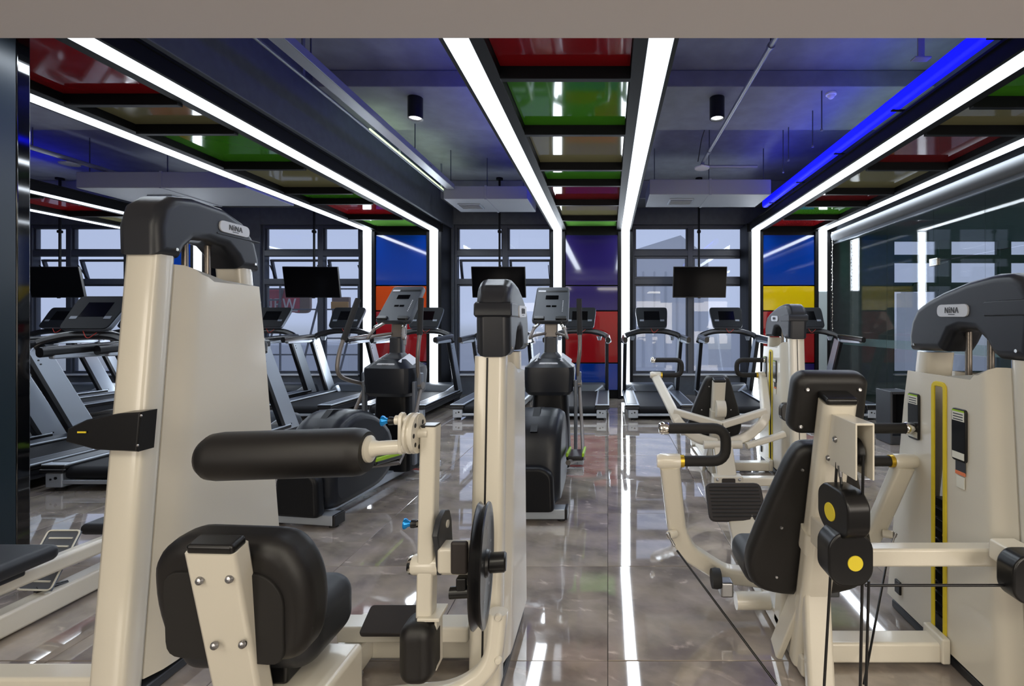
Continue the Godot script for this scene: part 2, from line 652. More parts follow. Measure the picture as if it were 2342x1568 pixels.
func room() -> void:
	# floor: a bed of grout, polished tiles of 0.75 m laid on it
	var fl := thing("floor", "glossy warm grey marble tiled floor", "floor", Vector3.ZERO, 0.0, "", "structure")
	var bed := solid("grout_bed", Vector3(-11.6, -0.12, -9.5), Vector3(9.0, -0.008, 3.2), M.grout, fl)
	var stone := marble()
	var mats := []
	for k in 8:
		var m := StandardMaterial3D.new()
		m.resource_name = "floor_tile_%d" % k
		m.albedo_color = Color(1, 1, 1).lerp(Color(0.93, 0.92, 0.94), rng.randf())
		m.roughness = 0.045
		m.metallic_specular = 0.7
		m.clearcoat_enabled = true
		m.clearcoat = 1.0
		m.clearcoat_roughness = 0.03
		tri_tex(m, stone, 0.62)
		m.uv1_offset = Vector3(rng.randf(), rng.randf(), rng.randf())
		mats.append(m)
	var wave := noise_tex(0.006, 256, true, 5.0, 77, 2)
	for m in mats:
		m.normal_enabled = true
		m.normal_texture = wave
		m.normal_scale = 0.012
	var tb := mb()
	var h := 0.3738
	var e := 0.0015
	var t0 := []
	for k in [[-1, -1], [1, -1], [1, 1], [-1, 1]]: t0.append(Vector3(k[0], 0, k[1]))
	var top := []
	var mid := []
	var low := []
	for c in t0:
		top.append(c * (h - e)); mid.append(c * h - Vector3(0, e, 0)); low.append(c * h - Vector3(0, 0.0095, 0))
	tb.flat4(top[0], top[1], top[2], top[3], Vector3.UP)
	for i in 4:
		var j := (i + 1) % 4
		var out: Vector3 = (t0[i] + t0[j]).normalized()
		tb.flat4(top[i], top[j], mid[j], mid[i], (out + Vector3.UP).normalized())
		tb.flat4(mid[i], mid[j], low[j], low[i], out)
	var tm := tb.mesh()
	for iz in range(-1, 11):
		for ix in range(-13, 6):
			var o := puts(tm, "tile", mats[rng.randi() % 8], fl)
			o.position = Vector3(ix * 0.75 + 0.375, 0, -(1.915 + iz * 0.75 - 0.375))
			o.rotation = Vector3(rng.randfn(0, 0.0011), PI * (rng.randi() % 2), rng.randfn(0, 0.0011))
	# ceiling slab with cross beams; lower plastered soffit over the camera
	var ce := thing("ceiling", "dark painted concrete slab with beams and a lower soffit", "ceiling", Vector3.ZERO, 0.0, "", "structure")
	solid("slab", Vector3(-11.6, SLAB, -9.6), Vector3(9.0, SLAB + 0.2, 3.3), M.slab, ce)
	solid("cross_beam", Vector3(-11.6, 3.75, -5.89), Vector3(4.19, SLAB, -4.81), M.slab, ce, 0.01)
	solid("cross_beam", Vector3(-11.6, 3.6, -9.3), Vector3(4.19, SLAB, -8.5), M.slab, ce, 0.01)
	solid("long_beam", Vector3(-4.25, 3.2, -9.3), Vector3(-2.98, SLAB, -2.5), M.grey_wall, ce, 0.01)
	solid("long_beam", Vector3(3.3, 3.28, -9.3), Vector3(4.1, SLAB, -2.5), M.grey_wall, ce, 0.01)
	solid("soffit", Vector3(-11.6, 2.75, -2.33), Vector3(9.0, 2.95, 3.2), M.soffit, ce)
	solid("fascia", Vector3(-11.6, 2.95, -2.5), Vector3(9.0, SLAB, -2.31), M.soffit, ce)
	# warm panels recessed in the soffit behind the camera
	for q in [[-2.0, 0.9], [0.2, 1.1], [2.3, 1.9]]:
		var lp := thing("ceiling_light", "warm square panel light in the plastered soffit", "ceiling light", Vector3(q[0], 2.745, q[1]), 0.0, "warm soffit lights")
		put(mb().box(Vector3.ZERO, Vector3(1.24, 0.012, 1.24), 0.004), "light_frame", M.white, lp)
		put(mb().box(Vector3(0, -0.005, 0), Vector3(1.18, 0.01, 1.18), 0.003), "light_panel", M.warm_glow, lp)
		area_light("panel_lamp", Transform3D(Basis.from_euler(Vector3(-PI / 2, 0, 0)), Vector3(0, -0.014, 0)), Vector2(1.16, 1.16), Color(1.0, 0.985, 0.915), 2.15, lp)
	# fill lamps added on the unseen wall to brighten soffit and machine fronts
	for x in [-3.3, 2.1, 4.6]:
		var bp := thing("added_fill_panel", "added fill lamp panel on the wall facing the machines", "added fill lamp", Vector3(x, 1.45, 2.98), 0.0, "added fill lamp panels")
		put(mb().box(Vector3.ZERO, Vector3(1.7, 2.0, 0.04), 0.006), "panel_frame", M.silver, bp)
		put(mb().box(Vector3(0, 0, -0.018), Vector3(1.62, 1.92, 0.01), 0.003), "light_face", M.warm_glow, bp)
		area_light("panel_lamp", Transform3D(Basis(), Vector3(0, 0, -0.028)), Vector2(1.6, 1.9), Color(1.0, 0.97, 0.94), 1.2, bp)
	# walls
	solid("wall_left", Vector3(-11.8, -0.1, -9.6), Vector3(-11.5, 4.1, 3.3), M.grey_wall)
	solid("wall_right", Vector3(8.7, -0.1, -9.6), Vector3(9.0, 4.1, 3.3), M.plain_wall)
	solid("wall_front", Vector3(-11.6, -0.1, 3.0), Vector3(9.0, 4.1, 3.3), M.plain_wall)
	back_wall()
	glass_wall()
	# dark pillar beside the frame's edge
	var pil := thing("trim_pillar", "dark teal glossy pillar with a black polished edge", "pillar", Vector3(-3.95, 0, -2.6), 0.0, "", "structure")
	wput(mb().box(Vector3(-3.93, 1.96, -2.59), Vector3(0.81, 3.92, 0.5), 0.004), "pillar_body", M.pillar, pil)
	wput(mb().box(Vector3(-3.93, 1.96, -2.875), Vector3(0.815, 3.92, 0.068), 0.006), "pillar_edge", M.pillar_black, pil)

# a frame round a pane, in the plane of the back wall
func pane_frame(parent: Node3D, x0: float, x1: float, y0: float, y1: float, open := false, w := 0.045) -> void:
	var zc := -ZWALL + 0.0
	var b := mb()
	b.box(Vector3(0, -(y1 - y0) / 2, 0) + Vector3(0, w / 2, 0), Vector3(x1 - x0, w, 0.06), 0.006)
	b.box(Vector3(0, (y1 - y0) / 2, 0) - Vector3(0, w / 2, 0), Vector3(x1 - x0, w, 0.06), 0.006)
	b.box(Vector3(-(x1 - x0) / 2 + w / 2, 0, 0), Vector3(w, y1 - y0 - 2 * w, 0.058), 0.006)
	b.box(Vector3((x1 - x0) / 2 - w / 2, 0, 0), Vector3(w, y1 - y0 - 2 * w, 0.058), 0.006)
	var o := put(b, "sash", M.frame_grey, parent)
	var g := put(mb().box(Vector3.ZERO, Vector3(x1 - x0 - 2 * w, y1 - y0 - 2 * w, 0.006)), "pane", M.window_glass, o)
	o.position = Vector3((x0 + x1) / 2, (y0 + y1) / 2, zc) - parent.position
	if open:
		# top-hung: swings out at the foot, leaving a slit at the head
		o.position += Vector3(0, -0.035, -0.16)
		o.rotation.x = deg_to_rad(16.0)
		for s in [-1, 1]:
			var st := put(mb().box(Vector3.ZERO, Vector3(0.014, 0.32, 0.02), 0.003), "stay", M.frame_black, parent)
			st.position = Vector3((x0 + x1) / 2 + s * ((x1 - x0) / 2 - 0.05), y0 + 0.14, zc - 0.1) - parent.position
			st.rotation.x = deg_to_rad(35.0)

func back_wall() -> void:
	var rows := [[0.42, 2.13], [2.24, 2.68], [2.79, 3.24]]
	# bays: x of the left and right edge, mullion, open sashes
	var bays := [[-11.2, -9.05, -10.45, true], [-6.70, -4.78, -5.57, true], [-2.97, -1.06, -1.99, true], [0.47, 2.72, 1.60, false]]
	var right := [[5.5, 6.42, 6.42, false], [6.62, 7.62, 7.62, false], [7.8, 8.65, 8.65, false]]
	var wl := thing("wall_back", "dark grey back wall with tall windows", "wall", Vector3(0, 0, -ZWALL), 0.0, "", "structure")
	var z0 := -ZWALL - 0.12
	var z1 := -ZWALL + 0.12
	var cuts := [[-11.5, -11.2]]
	var xs := []
	for b in bays: xs.append([b[0], b[1]])
	xs.append([5.5, 8.65])
	var prev := -11.5
	for b in xs:
		var p := solid("pier", Vector3(prev, 0, z0), Vector3(b[0], SLAB, z1), M.grey_wall, wl, 0.008)
		p.position -= wl.position
		for q in [[0.0, 0.36], [3.28, SLAB]]:
			var s := solid("apron" if q[0] < 1 else "lintel", Vector3(b[0], q[0], z0), Vector3(b[1], q[1], z1), M.grey_wall, wl, 0.004)
			s.position -= wl.position
		prev = b[1]
	var pl := solid("pier", Vector3(prev, 0, z0), Vector3(8.8, SLAB, z1), M.grey_wall, wl)
	pl.position -= wl.position
	var n := 1
	for b in bays:
		var wn := thing("window_%d" % n, ["", "dark framed window behind the panel column at the far pillar side", "dark framed window with the steel sign frame outside", "dark framed window between two panel columns with top sashes open", "dark framed window with closed sashes looking on a gabled hazy building"][n], "window", Vector3((b[0] + b[1]) / 2, 0, -ZWALL), 0.0, "", "structure")
		n += 1
		var fr := mb()
		for q in [[b[0], b[0] + 0.05], [b[2] - 0.05, b[2] + 0.05], [b[1] - 0.05, b[1]]]:
			fr.box(Vector3((q[0] + q[1]) / 2, 1.82, -ZWALL), Vector3(q[1] - q[0], 2.92, 0.14), 0.008)
		for q in [[0.36, 0.42], [2.13, 2.24], [2.68, 2.79], [3.22, 3.28]]:
			fr.box(Vector3((b[0] + b[1]) / 2, (q[0] + q[1]) / 2, -ZWALL), Vector3(b[1] - b[0], q[1] - q[0], 0.13), 0.008)
		wput(fr, "window_frame", M.frame_grey, wn)
		wput(mb().box(Vector3((b[0] + b[1]) / 2, 0.385, -ZWALL + 0.11), Vector3(b[1] - b[0], 0.03, 0.14), 0.006), "window_sill", M.sill, wn)
		for k in 2:
			var x0: float = (b[0] + 0.05) if k == 0 else (b[2] + 0.05)
			var x1: float = (b[2] - 0.05) if k == 0 else (b[1] - 0.05)
			for r in 3:
				pane_frame(wn, x0, x1, rows[r][0], rows[r][1], r == 1 and b[3], 0.03 if r != 1 else 0.045)
	var wr := thing("window_%d" % n, "dark framed window of the room behind the glass wall", "window", Vector3(7.1, 0, -ZWALL), 0.0, "", "structure")
	var fr := mb()
	for q in [[5.5, 5.55], [6.42, 6.66], [7.6, 7.82], [8.6, 8.65]]:
		fr.box(Vector3((q[0] + q[1]) / 2, 1.82, -ZWALL), Vector3(q[1] - q[0], 2.92, 0.14), 0.008)
	for q in [[0.36, 0.42], [2.02, 2.14], [2.58, 2.68], [3.0, 3.28]]:
		fr.box(Vector3(7.07, (q[0] + q[1]) / 2, -ZWALL), Vector3(3.15, q[1] - q[0], 0.13), 0.008)
	wput(fr, "window_frame", M.frame_grey, wr)
	wput(mb().box(Vector3(7.07, 0.385, -ZWALL + 0.11), Vector3(3.15, 0.03, 0.14), 0.006), "window_sill", M.sill, wr)
	for q in [[5.55, 6.42], [6.66, 7.6], [7.82, 8.6]]:
		for r in [[0.42, 2.02], [2.14, 2.58], [2.68, 3.0]]:
			pane_frame(wr, q[0], q[1], r[0], r[1], false, 0.03)
		var hd := wput(mb().sweep(fil([Vector3(q[0] + 0.35, 2.1, -9.22), Vector3(q[0] + 0.35, 2.15, -9.2), Vector3(q[0] + 0.47, 2.16, -9.2)], 0.03), MB.rrect(0.02, 0.015, 0.004)), "window_handle", M.frame_black, wr)

func glass_wall() -> void:
	var gx := 4.19
	var w := thing("wall_glass", "dark green tinted glass partition with a hinged glass door", "partition", Vector3(gx, 0, -5.6), 0.0, "", "structure")
	# panes, each its own sheet
	var cuts := [-9.18, -8.2, -7.15, -6.13, -5.29, -4.2, -3.3, -2.35]
	for i in cuts.size() - 1:
		var a: float = cuts[i] + 0.004
		var b: float = cuts[i + 1] - 0.004
		if i > 2:
			wput(mb().box(Vector3(gx, 1.08, (a + b) / 2), Vector3(0.012, 2.13, b - a)), "pane", M.green_glass, w)
			wput(mb().box(Vector3(gx, 2.492, (a + b) / 2), Vector3(0.012, 0.676, b - a)), "pane", M.green_glass, w)
		else:
			wput(mb().box(Vector3(gx, 1.425, (a + b) / 2), Vector3(0.012, 2.81, b - a)), "pane", M.green_glass, w)
		wput(mb().box(Vector3(gx - 0.008, 1.06, (a + b) / 2), Vector3(0.002, 0.12, b - a)), "frosted_band", M.frosted, w)
	wput(mb().box(Vector3(gx, 2.86, -5.77), Vector3(0.05, 0.06, 6.86), 0.005), "head_rail", M.silver, w)
	wput(mb().box(Vector3(gx, 0.012, -5.77), Vector3(0.05, 0.024, 6.86), 0.004), "floor_rail", M.silver, w)
	wput(mb().box(Vector3(gx, 3.4, -5.77), Vector3(0.1, 1.04, 6.9), 0.004), "transom_panel", M.grey_wall, w)
	for z in [-6.13]:
		wput(mb().box(Vector3(gx, 2.15, z + 0.02), Vector3(0.05, 0.1, 0.15), 0.012), "hinge", M.chrome, w)
	wput(mb().box(Vector3(gx, 1.42, -9.16), Vector3(0.07, 2.84, 0.05), 0.005), "end_post", M.frame_grey, w)
	# rolled blind over the glass, with its bead chain
	var rb := thing("roller_blind", "rolled up grey blind tube above the glass partition", "blind", Vector3(4.06, 2.93, -8.5))
	put(mb(Transform3D(Basis.from_euler(Vector3(PI / 2, 0, 0)), Vector3.ZERO)).lathe([Vector2(0, 0), Vector2(0.085, 0), Vector2(0.085, 6.1), Vector2(0, 6.1)], 28), "blind_roll", M.blind_cloth, rb)
	put(mb().box(Vector3(0, 0, -0.012), Vector3(0.12, 0.15, 0.02), 0.02, 2), "end_bracket", M.white, rb)
	var bead := mb()
	for i in 26:
		bead.x = at(Vector3(-0.05 + 0.012 * sin(i * 1.3), -0.1 - i * 0.062, -0.01))
		bead.lathe([Vector2(0, -0.011), Vector2(0.009, -0.005), Vector2(0.009, 0.005), Vector2(0, 0.011)], 6, true)
	bead.x = at(Vector3.ZERO)
	bead.tube([Vector3(-0.05, 0, -0.01), Vector3(-0.05, -1.7, -0.01)], 0.002, 5)
	put(bead, "bead_chain", M.chrome, rb)
	# what stands in the room behind the glass
	solid("wall_glass_room", Vector3(4.3, 2.98, -9.3), Vector3(8.8, 3.05, -2.4), M.grey_wall)

# one row: two light strips along the ceiling, down the column at the back wall, coloured panels between them
func arch(x0: float, x1: float, ceil_panels: Array, col_panels: Array, label: String, blue: String) -> void:
	var xm := (x0 + x1) / 2
	var a := thing("panel_arch", label, "light arch", Vector3(xm, 0, -ZCOL), 0.0, "panel and light arches")
	var sw := 0.152
	var zf := -2.5
	# frame: dark rails either side of the strips, along the ceiling
	var rails := mb()
	for q in [[x0 - 0.016, 0.03], [x0 + sw + 0.045, 0.09], [x1 - sw - 0.045, 0.09], [x1 + 0.016, 0.03]]:
		rails.box(Vector3(q[0], ARCH_H + 0.069, (zf - ZCOL) / 2), Vector3(q[1], 0.13, ZCOL + zf), 0.004)
	wput(rails, "ceiling_rail", M.frame_black, a)
	wput(mb().box(Vector3(xm, ARCH_H + 0.13, (zf - ZCOL) / 2), Vector3(x1 - x0 + 0.1, 0.02, ZCOL + zf)), "backing_board", M.frame_black, a)
	var px0 := x0 + sw + 0.09
	var px1 := x1 - sw - 0.09
	# cross bars hang below the panels
	for i in range(1, ceil_panels.size()):
		var z: float = -ceil_panels[i][1]
		wput(mb().box(Vector3(xm, ARCH_H + 0.035, z), Vector3(px1 - px0, 0.10, 0.05), 0.004), "cross_bar", M.frame_black, a)
	for i in ceil_panels.size():
		var z0: float = ceil_panels[i][1]
		var z1: float = ceil_panels[i + 1][1] if i < ceil_panels.size() - 1 else ZCOL - 0.02
		wput(mb().box(Vector3(xm, ARCH_H + 0.075, -(z0 + z1) / 2), Vector3(px1 - px0 - 0.004, 0.012, z1 - z0 - 0.054), 0.003), "ceiling_panel", M["panel_" + ceil_panels[i][0]], a)
	# column
	var zb := -ZWALL + 0.1
	wput(mb().box(Vector3(xm, ARCH_H / 2 + 0.07, (-ZCOL - 0.06 + zb) / 2), Vector3(x1 - x0 + 0.12, ARCH_H + 0.14, absf(zb + ZCOL + 0.06)), 0.004), "column_core", M.frame_black, a)
	for q in [[x0 - 0.03, 0.06], [x0 + sw + 0.03, 0.06], [x1 - sw - 0.03, 0.06], [x1 + 0.03, 0.06]]:
		wput(mb().box(Vector3(q[0], ARCH_H / 2 - 0.01, -ZCOL - 0.03), Vector3(q[1], ARCH_H - 0.02, 0.1), 0.004), "column_rail", M.frame_black, a)
	var y := ARCH_H - 0.07
	for p in col_panels:
		var hgt: float = p[1]
		wput(mb().box(Vector3(xm, y - hgt / 2, -ZCOL - 0.03), Vector3(px1 - px0 + 0.05, hgt - 0.022, 0.03), 0.004), "column_panel", M["panel_" + p[0]], a)
		y -= hgt
	# light strips: two lengths along the ceiling, two down the column, on each side
	for sx in [x0 + sw / 2, x1 - sw / 2]:
		for q in [[2.52, 5.55], [5.56, ZCOL]]:
			wput(mb().box(Vector3(sx, ARCH_H + 0.012, -(q[0] + q[1]) / 2), Vector3(sw, 0.024, q[1] - q[0] - 0.003), 0.003), "led_light", M.strip_glow, a)
		# one column strip beside the glass has gone out in its lower half
		var dead: bool = x0 > 1.0 and sx > xm
		var cut := 1.95 if dead else 1.28
		for q in [[0.06, cut - 0.002], [cut + 0.001, ARCH_H]]:
			wput(mb().box(Vector3(sx, (q[0] + q[1]) / 2, -ZCOL + 0.012), Vector3(sw, q[1] - q[0], 0.024), 0.003), "led_light" if not dead or q[0] > 1.0 else "unlit_diffuser", M.strip_glow if not dead or q[0] > 1.0 else M.strip_off, a)
		var low := cut if dead else 0.06
		area_light("ceiling_lamp", Transform3D(Basis.from_euler(Vector3(-PI / 2, 0, 0)), Vector3(sx - xm, ARCH_H - 0.004, (ZCOL - 2.52) / 2)), Vector2(sw - 0.01, ZCOL - 2.56), STRIP_C, STRIP_E, a)
		area_light("column_lamp", Transform3D(Basis.from_euler(Vector3(0, PI, 0)), Vector3(sx - xm, (ARCH_H + low) / 2 - 0.01, 0.03)), Vector2(sw - 0.01, ARCH_H - low - 0.05), STRIP_C, STRIP_E, a)
	if blue:
		# the tube rests on the arch's top board; where it overhangs the side it can be seen from below
		var seen := x0 > 1.0
		var bx := x0 - 0.10 if seen else x0 + 0.1
		var tb := thing("blue_light_tube", "blue glowing light tube on top of the arch " + blue, "light tube", Vector3(bx, ARCH_H + 0.215, -5.4), 0.0, "blue light tubes")
		put(mb().sweep([Vector3(0, 0, 2.7), Vector3(0, 0, -2.2)], MB.rrect(0.09, 0.12, 0.03, 3)), "led_tube", M.blue_glow, tb)
		for k in 5:
			put(mb().box(Vector3(0.02, -0.062, 2.3 - k * 1.05), Vector3(0.12, 0.01, 0.03), 0.002), "clip", M.frame_black, tb)
		area_light("tube_lamp", Transform3D(Basis.from_euler(Vector3(0.5, PI / 2, 0)), Vector3(-0.055, 0.01, 0.25)), Vector2(4.8, 0.08), BLUE_C, 2.0 if seen else 1.4, tb)
		area_light("tube_lamp", Transform3D(Basis.from_euler(Vector3(PI / 2, 0, 0)), Vector3(0, 0.065, 0.25)), Vector2(0.08, 4.8), BLUE_C, 2.2 if seen else 4.5, tb)

func arches() -> void:
	arch(-8.72, -7.36, [["tan", 2.5], ["red", 3.3], ["tan", 4.3], ["green", 5.3], ["red", 6.4], ["tan", 7.5]], [["blue", 0.93], ["orange", 0.46], ["red", 0.93], ["blue", 0.6]], "panel arch partly behind the tall weight tower with blue column top", "behind the tall weight tower")
	arch(-4.438, -3.078, [["red", 2.5], ["tan", 3.70], ["green", 4.26], ["tan", 5.23], ["green", 6.2], ["red", 6.73], ["lime", 7.72]], [["blue", 0.93], ["orange", 0.46], ["red", 0.93], ["purple", 0.6]], "panel arch with blue over orange and red column beside the angled elliptical", "with the orange column panel")
	arch(-0.986, 0.398, [["red", 2.5], ["green", 3.31], ["tan", 4.28], ["green", 5.25], ["maroon", 5.85], ["tan", 6.80], ["lime", 7.80]], [["purple", 0.93], ["purple", 0.46], ["red", 0.95], ["blue", 0.5]], "panel arch with purple over red and blue column", "with the purple column")
	arch(2.61, 3.977, [["red", 2.5], ["green", 3.0], ["tan", 3.74], ["maroon", 4.28], ["tan", 5.25], ["maroon", 6.23], ["green", 6.87], ["red", 7.73]], [["blue", 0.93], ["yellow", 0.46], ["red", 0.95], ["purple", 0.5]], "panel arch with blue over yellow and red column beside the glass wall", "beside the glass wall")

func tv(px: float, zt: float, dx: float, label: String) -> void:
	var c := P(px, 645, zt)
	var t := thing("hanging_television", label, "television", Vector3(c.x, 0, c.z), deg_to_rad(dx), "televisions hung over the treadmills")
	var tilt := Transform3D(Basis.from_euler(Vector3(deg_to_rad(11), 0, 0)), Vector3(0, c.y, 0))
	put(mb(tilt).box(Vector3.ZERO, Vector3(0.93, 0.54, 0.045), 0.006), "casing", M.black_plastic, t)
	put(mb(tilt).box(Vector3(0, 0.004, 0.0235), Vector3(0.905, 0.515, 0.003)), "screen", M.screen, t)
	put(mb(tilt).box(Vector3(0, -0.275, 0.01), Vector3(0.05, 0.014, 0.02), 0.004), "sensor", M.black_plastic, t)
	put(mb().tube([Vector3(0, c.y, -0.06), Vector3(0, SLAB - 0.005, -0.06)], 0.019, 10), "ceiling_pole", M.frame_black, t)
	put(mb().box(Vector3(0, 2.98, -0.06), Vector3(0.06, 0.05, 0.06), 0.01), "pole_clamp", M.frame_black, t)
	put(mb(tilt).box(Vector3(0, 0, -0.045), Vector3(0.3, 0.2, 0.05), 0.006), "mount_plate", M.frame_black, t)
	put(mb(at(Vector3(0, 0, -0.06))).lathe([Vector2(0, SLAB - 0.03), Vector2(0.06, SLAB - 0.03), Vector2(0.06, SLAB - 0.002), Vector2(0, SLAB - 0.002)], 16), "ceiling_plate", M.frame_black, t)

func downlight(px: float, label: String) -> void:
	var z := 2.4 * F / (CY - 224.0)
	var x := (px - CX) / F * z
	var d := thing("ceiling_downlight", label, "downlight", Vector3(x, 3.75, -z), 0.0, "cylinder downlights")
	put(mb().lathe([Vector2(0, -0.001), Vector2(0.078, -0.001), Vector2(0.078, -0.22), Vector2(0.066, -0.22), Vector2(0.062, -0.19), Vector2(0, -0.19)], 28), "can", M.black_plastic, d)
	put(mb().lathe([Vector2(0, -0.2), Vector2(0.06, -0.2), Vector2(0.062, -0.206), Vector2(0, -0.212)], 24), "lamp_lens", M.cool_glow, d)
	var l := SpotLight3D.new()
	l.name = "downlight_beam"
	l.light_color = Color(0.95, 0.97, 1.0)
	l.light_energy = 1.0
	l.spot_angle = 42.0
	l.spot_range = 12.0
	l.light_size = 0.05
	l.shadow_enabled = true
	d.add_child(l)
	l.position = Vector3(0, -0.235, 0)
	l.rotation.x = -PI / 2

func duct_unit(lo: Vector3, hi: Vector3, gx: float, label: String) -> void:
	var d := thing("air_duct", label, "air duct", Vector3((lo.x + hi.x) / 2, lo.y, (lo.z + hi.z) / 2), 0.0, "air conditioning ducts")
	wput(mb().box((lo + hi) / 2, hi - lo, 0.012), "duct_box", M.duct, d)
	wput(mb().box(Vector3(gx, lo.y - 0.008, (lo.z + hi.z) / 2), Vector3(0.36, 0.02, 0.3), 0.005), "grille_frame", M.silver, d)
	for k in 6:
		wput(mb(at(Vector3(gx, lo.y - 0.016, (lo.z + hi.z) / 2 - 0.11 + k * 0.044), Vector3(30, 0, 0))).box(Vector3.ZERO, Vector3(0.32, 0.004, 0.04)), "slat", M.sill, d)
	for x in [lo.x + 0.08, (lo.x + hi.x) / 2, hi.x - 0.08]:
		wput(mb().tube([Vector3(x, hi.y, hi.z - 0.1), Vector3(x, SLAB - 0.004, hi.z - 0.1)], 0.007, 6), "hanger_rod", M.frame_grey, d)
	wput(mb().box(Vector3((lo.x + hi.x) / 2, (lo.y + hi.y) / 2, (lo.z + hi.z) / 2), Vector3(0.035, hi.y - lo.y + 0.016, hi.z - lo.z + 0.016), 0.003), "flange", M.duct, d)

func overhead() -> void:
	tv(128, 8.3, 0.0, "black television on a ceiling pole next to the dark pillar")
	tv(714, 8.3, 3.0, "black television on a ceiling pole over the outdoor sign frame")
	tv(1141, 8.3, 1.5, "black television on a ceiling pole behind the slim weight tower cap")
	tv(1600, 8.3, 0.0, "black television on a ceiling pole facing the treadmills beside the red and yellow column")
	downlight(950, "black cylinder downlight near the cable tray")
	downlight(1640, "black cylinder downlight near the bare steel pipe")
	duct_unit(Vector3(-2.5, 3.26, -8.1), Vector3(-1.22, 3.46, -7.25), -2.2, "grey duct with a grille at the end of the cable tray")
	duct_unit(Vector3(0.6, 3.22, -7.6), Vector3(2.35, 3.44, -6.85), 1.1, "grey duct with a grille behind the bare steel pipe")
	duct_unit(Vector3(-7.2, 3.2, -7.45), Vector3(-4.9, 3.42, -6.45), -6.4, "grey duct with a grille over the tall weight tower")
	# cable tray with two rails and rungs
	var t := thing("cable_tray", "grey metal cable tray hung below the slab", "cable tray", Vector3(-2.36, 3.42, -5.0))
	for dx in [-0.055, 0.055]:
		put(mb().box(Vector3(dx, 0, 0), Vector3(0.012, 0.07, 4.3), 0.004), "tray_rail", M.pipe, t)
	put(mb().box(Vector3(0, -0.032, 0), Vector3(0.1, 0.006, 4.3)), "tray_floor", M.pipe, t)
	for z in [1.3, -0.7, -2.0]:
		put(mb().tube([Vector3(0.055, 0.03, z), Vector3(0.055, 0.33 if z < 0.5 and z > -0.8 else 0.49, z)], 0.006, 6), "hanger_rod", M.frame_grey, t)
	put(mb().tube([Vector3(0.03, 0.0, 2.1), Vector3(0.0, 0.0, 0.5), Vector3(0.05, 0.0, -1.2), Vector3(0.0, 0.0, -2.1)], 0.014, 8), "cable", M.black_plastic, t)
	var w := thing("conduit_light", "thin conduit beside the cable tray with a warm light line on top", "conduit", Vector3(-2.62, 3.48, -5.6))
	put(mb().tube([Vector3(0, 0, 2.6), Vector3(0, 0, -2.4)], 0.016, 10), "conduit_tube", M.galv, w)
	put(mb().box(Vector3(0.022, 0.004, -0.9), Vector3(0.014, 0.02, 2.6), 0.004), "led_light", M.lime_glow, w)
	for z in [1.5, -0.4, -1.9]:
		put(mb().box(Vector3(0, 0.2, z), Vector3(0.02, 0.4, 0.03), 0.003) if absf(z + 0.0) > 0.6 else mb().box(Vector3(0, 0.12, z), Vector3(0.02, 0.23, 0.03), 0.003), "strap", M.galv, w)
	area_light("line_lamp", Transform3D(Basis.from_euler(Vector3(PI / 2, 0, 0)), Vector3(0.022, 0.02, -0.9)), Vector2(0.03, 2.6), Color(0.88, 1.0, 0.78), 3.0, w)
	var w2 := thing("batten_light", "pale light batten lying on top of the panel arch beside the glass wall", "light batten", Vector3(2.95, ARCH_H + 0.165, -5.0))
	put(mb().box(Vector3.ZERO, Vector3(0.06, 0.05, 2.4), 0.008), "batten_body", M.white, w2)
	put(mb().box(Vector3(0, 0.03, 0), Vector3(0.04, 0.02, 2.36), 0.006), "led_light", M.lime_glow, w2)
	area_light("batten_lamp", Transform3D(Basis.from_euler(Vector3(PI / 2, 0, 0)), Vector3(0, 0.045, 0)), Vector2(0.05, 2.3), Color(0.88, 1.0, 0.78), 2.2, w2)
	# steel sprinkler pipe
	var s := thing("sprinkler_pipe", "bare steel pipe with a round canopy plate at its end", "pipe", Vector3(1.3, 3.57, -5.2))
	put(mb().tube(fil([Vector3(0, 0, 2.5), Vector3(0, 0, -1.35), Vector3(0.05, 0, -1.5), Vector3(0.8, 0, -1.5)], 0.1), 0.022, 12), "pipe_run", M.pipe, s)
	put(mb(at(Vector3(0, -0.07, -1.38))).lathe([Vector2(0, 0.0), Vector2(0.1, 0.0), Vector2(0.105, 0.015), Vector2(0.03, 0.03), Vector2(0.02, 0.07)], 24), "canopy_plate", M.white, s)
	for z in [1.4, -0.9]:
		put(mb().tube([Vector3(0, 0, z), Vector3(0, 0.37 if z > 0 else 0.37, z)], 0.007, 6), "hanger_rod", M.frame_grey, s)
		put(mb(at(Vector3(0, 0, z), Vector3(90, 0, 0))).lathe([Vector2(0.022, -0.015), Vector2(0.03, -0.015), Vector2(0.03, 0.015), Vector2(0.022, 0.015)], 14), "pipe_clamp", M.galv, s)
	put(mb().tube(fil([Vector3(-0.05, 0.35, -0.6), Vector3(-0.08, 0.2, -1.0), Vector3(-0.06, 0.02, -1.35)], 0.1), 0.006, 6), "cable", M.black_plastic, s)
	var s2 := thing("sprinkler_pipe", "bare steel pipe beyond the dark pillar over the treadmills", "pipe", Vector3(-7.0, 3.5, -5.2))
	put(mb().tube([Vector3(0, 0, 1.2), Vector3(0, 0, -2.0)], 0.03, 10), "pipe_run", M.pipe, s2)
	put(mb().tube([Vector3(0, 0.02, -0.6), Vector3(0, 0.25, -0.6)], 0.007, 6), "hanger_rod", M.frame_grey, s2)
	put(mb(at(Vector3(0, -0.07, -1.0))).lathe([Vector2(0, 0.0), Vector2(0.1, 0.0), Vector2(0.105, 0.015), Vector2(0.03, 0.03), Vector2(0.02, 0.07)], 24), "canopy_plate", M.pipe, s2)
	var sd := thing("smoke_detector", "small white smoke detector on the blue lit beam", "smoke detector", Vector3(2.32, 3.75, -4.95))
	put(mb().lathe([Vector2(0, -0.045), Vector2(0.028, -0.045), Vector2(0.04, -0.02), Vector2(0.052, -0.018), Vector2(0.052, -0.001)], 24), "detector_base", M.white, sd)
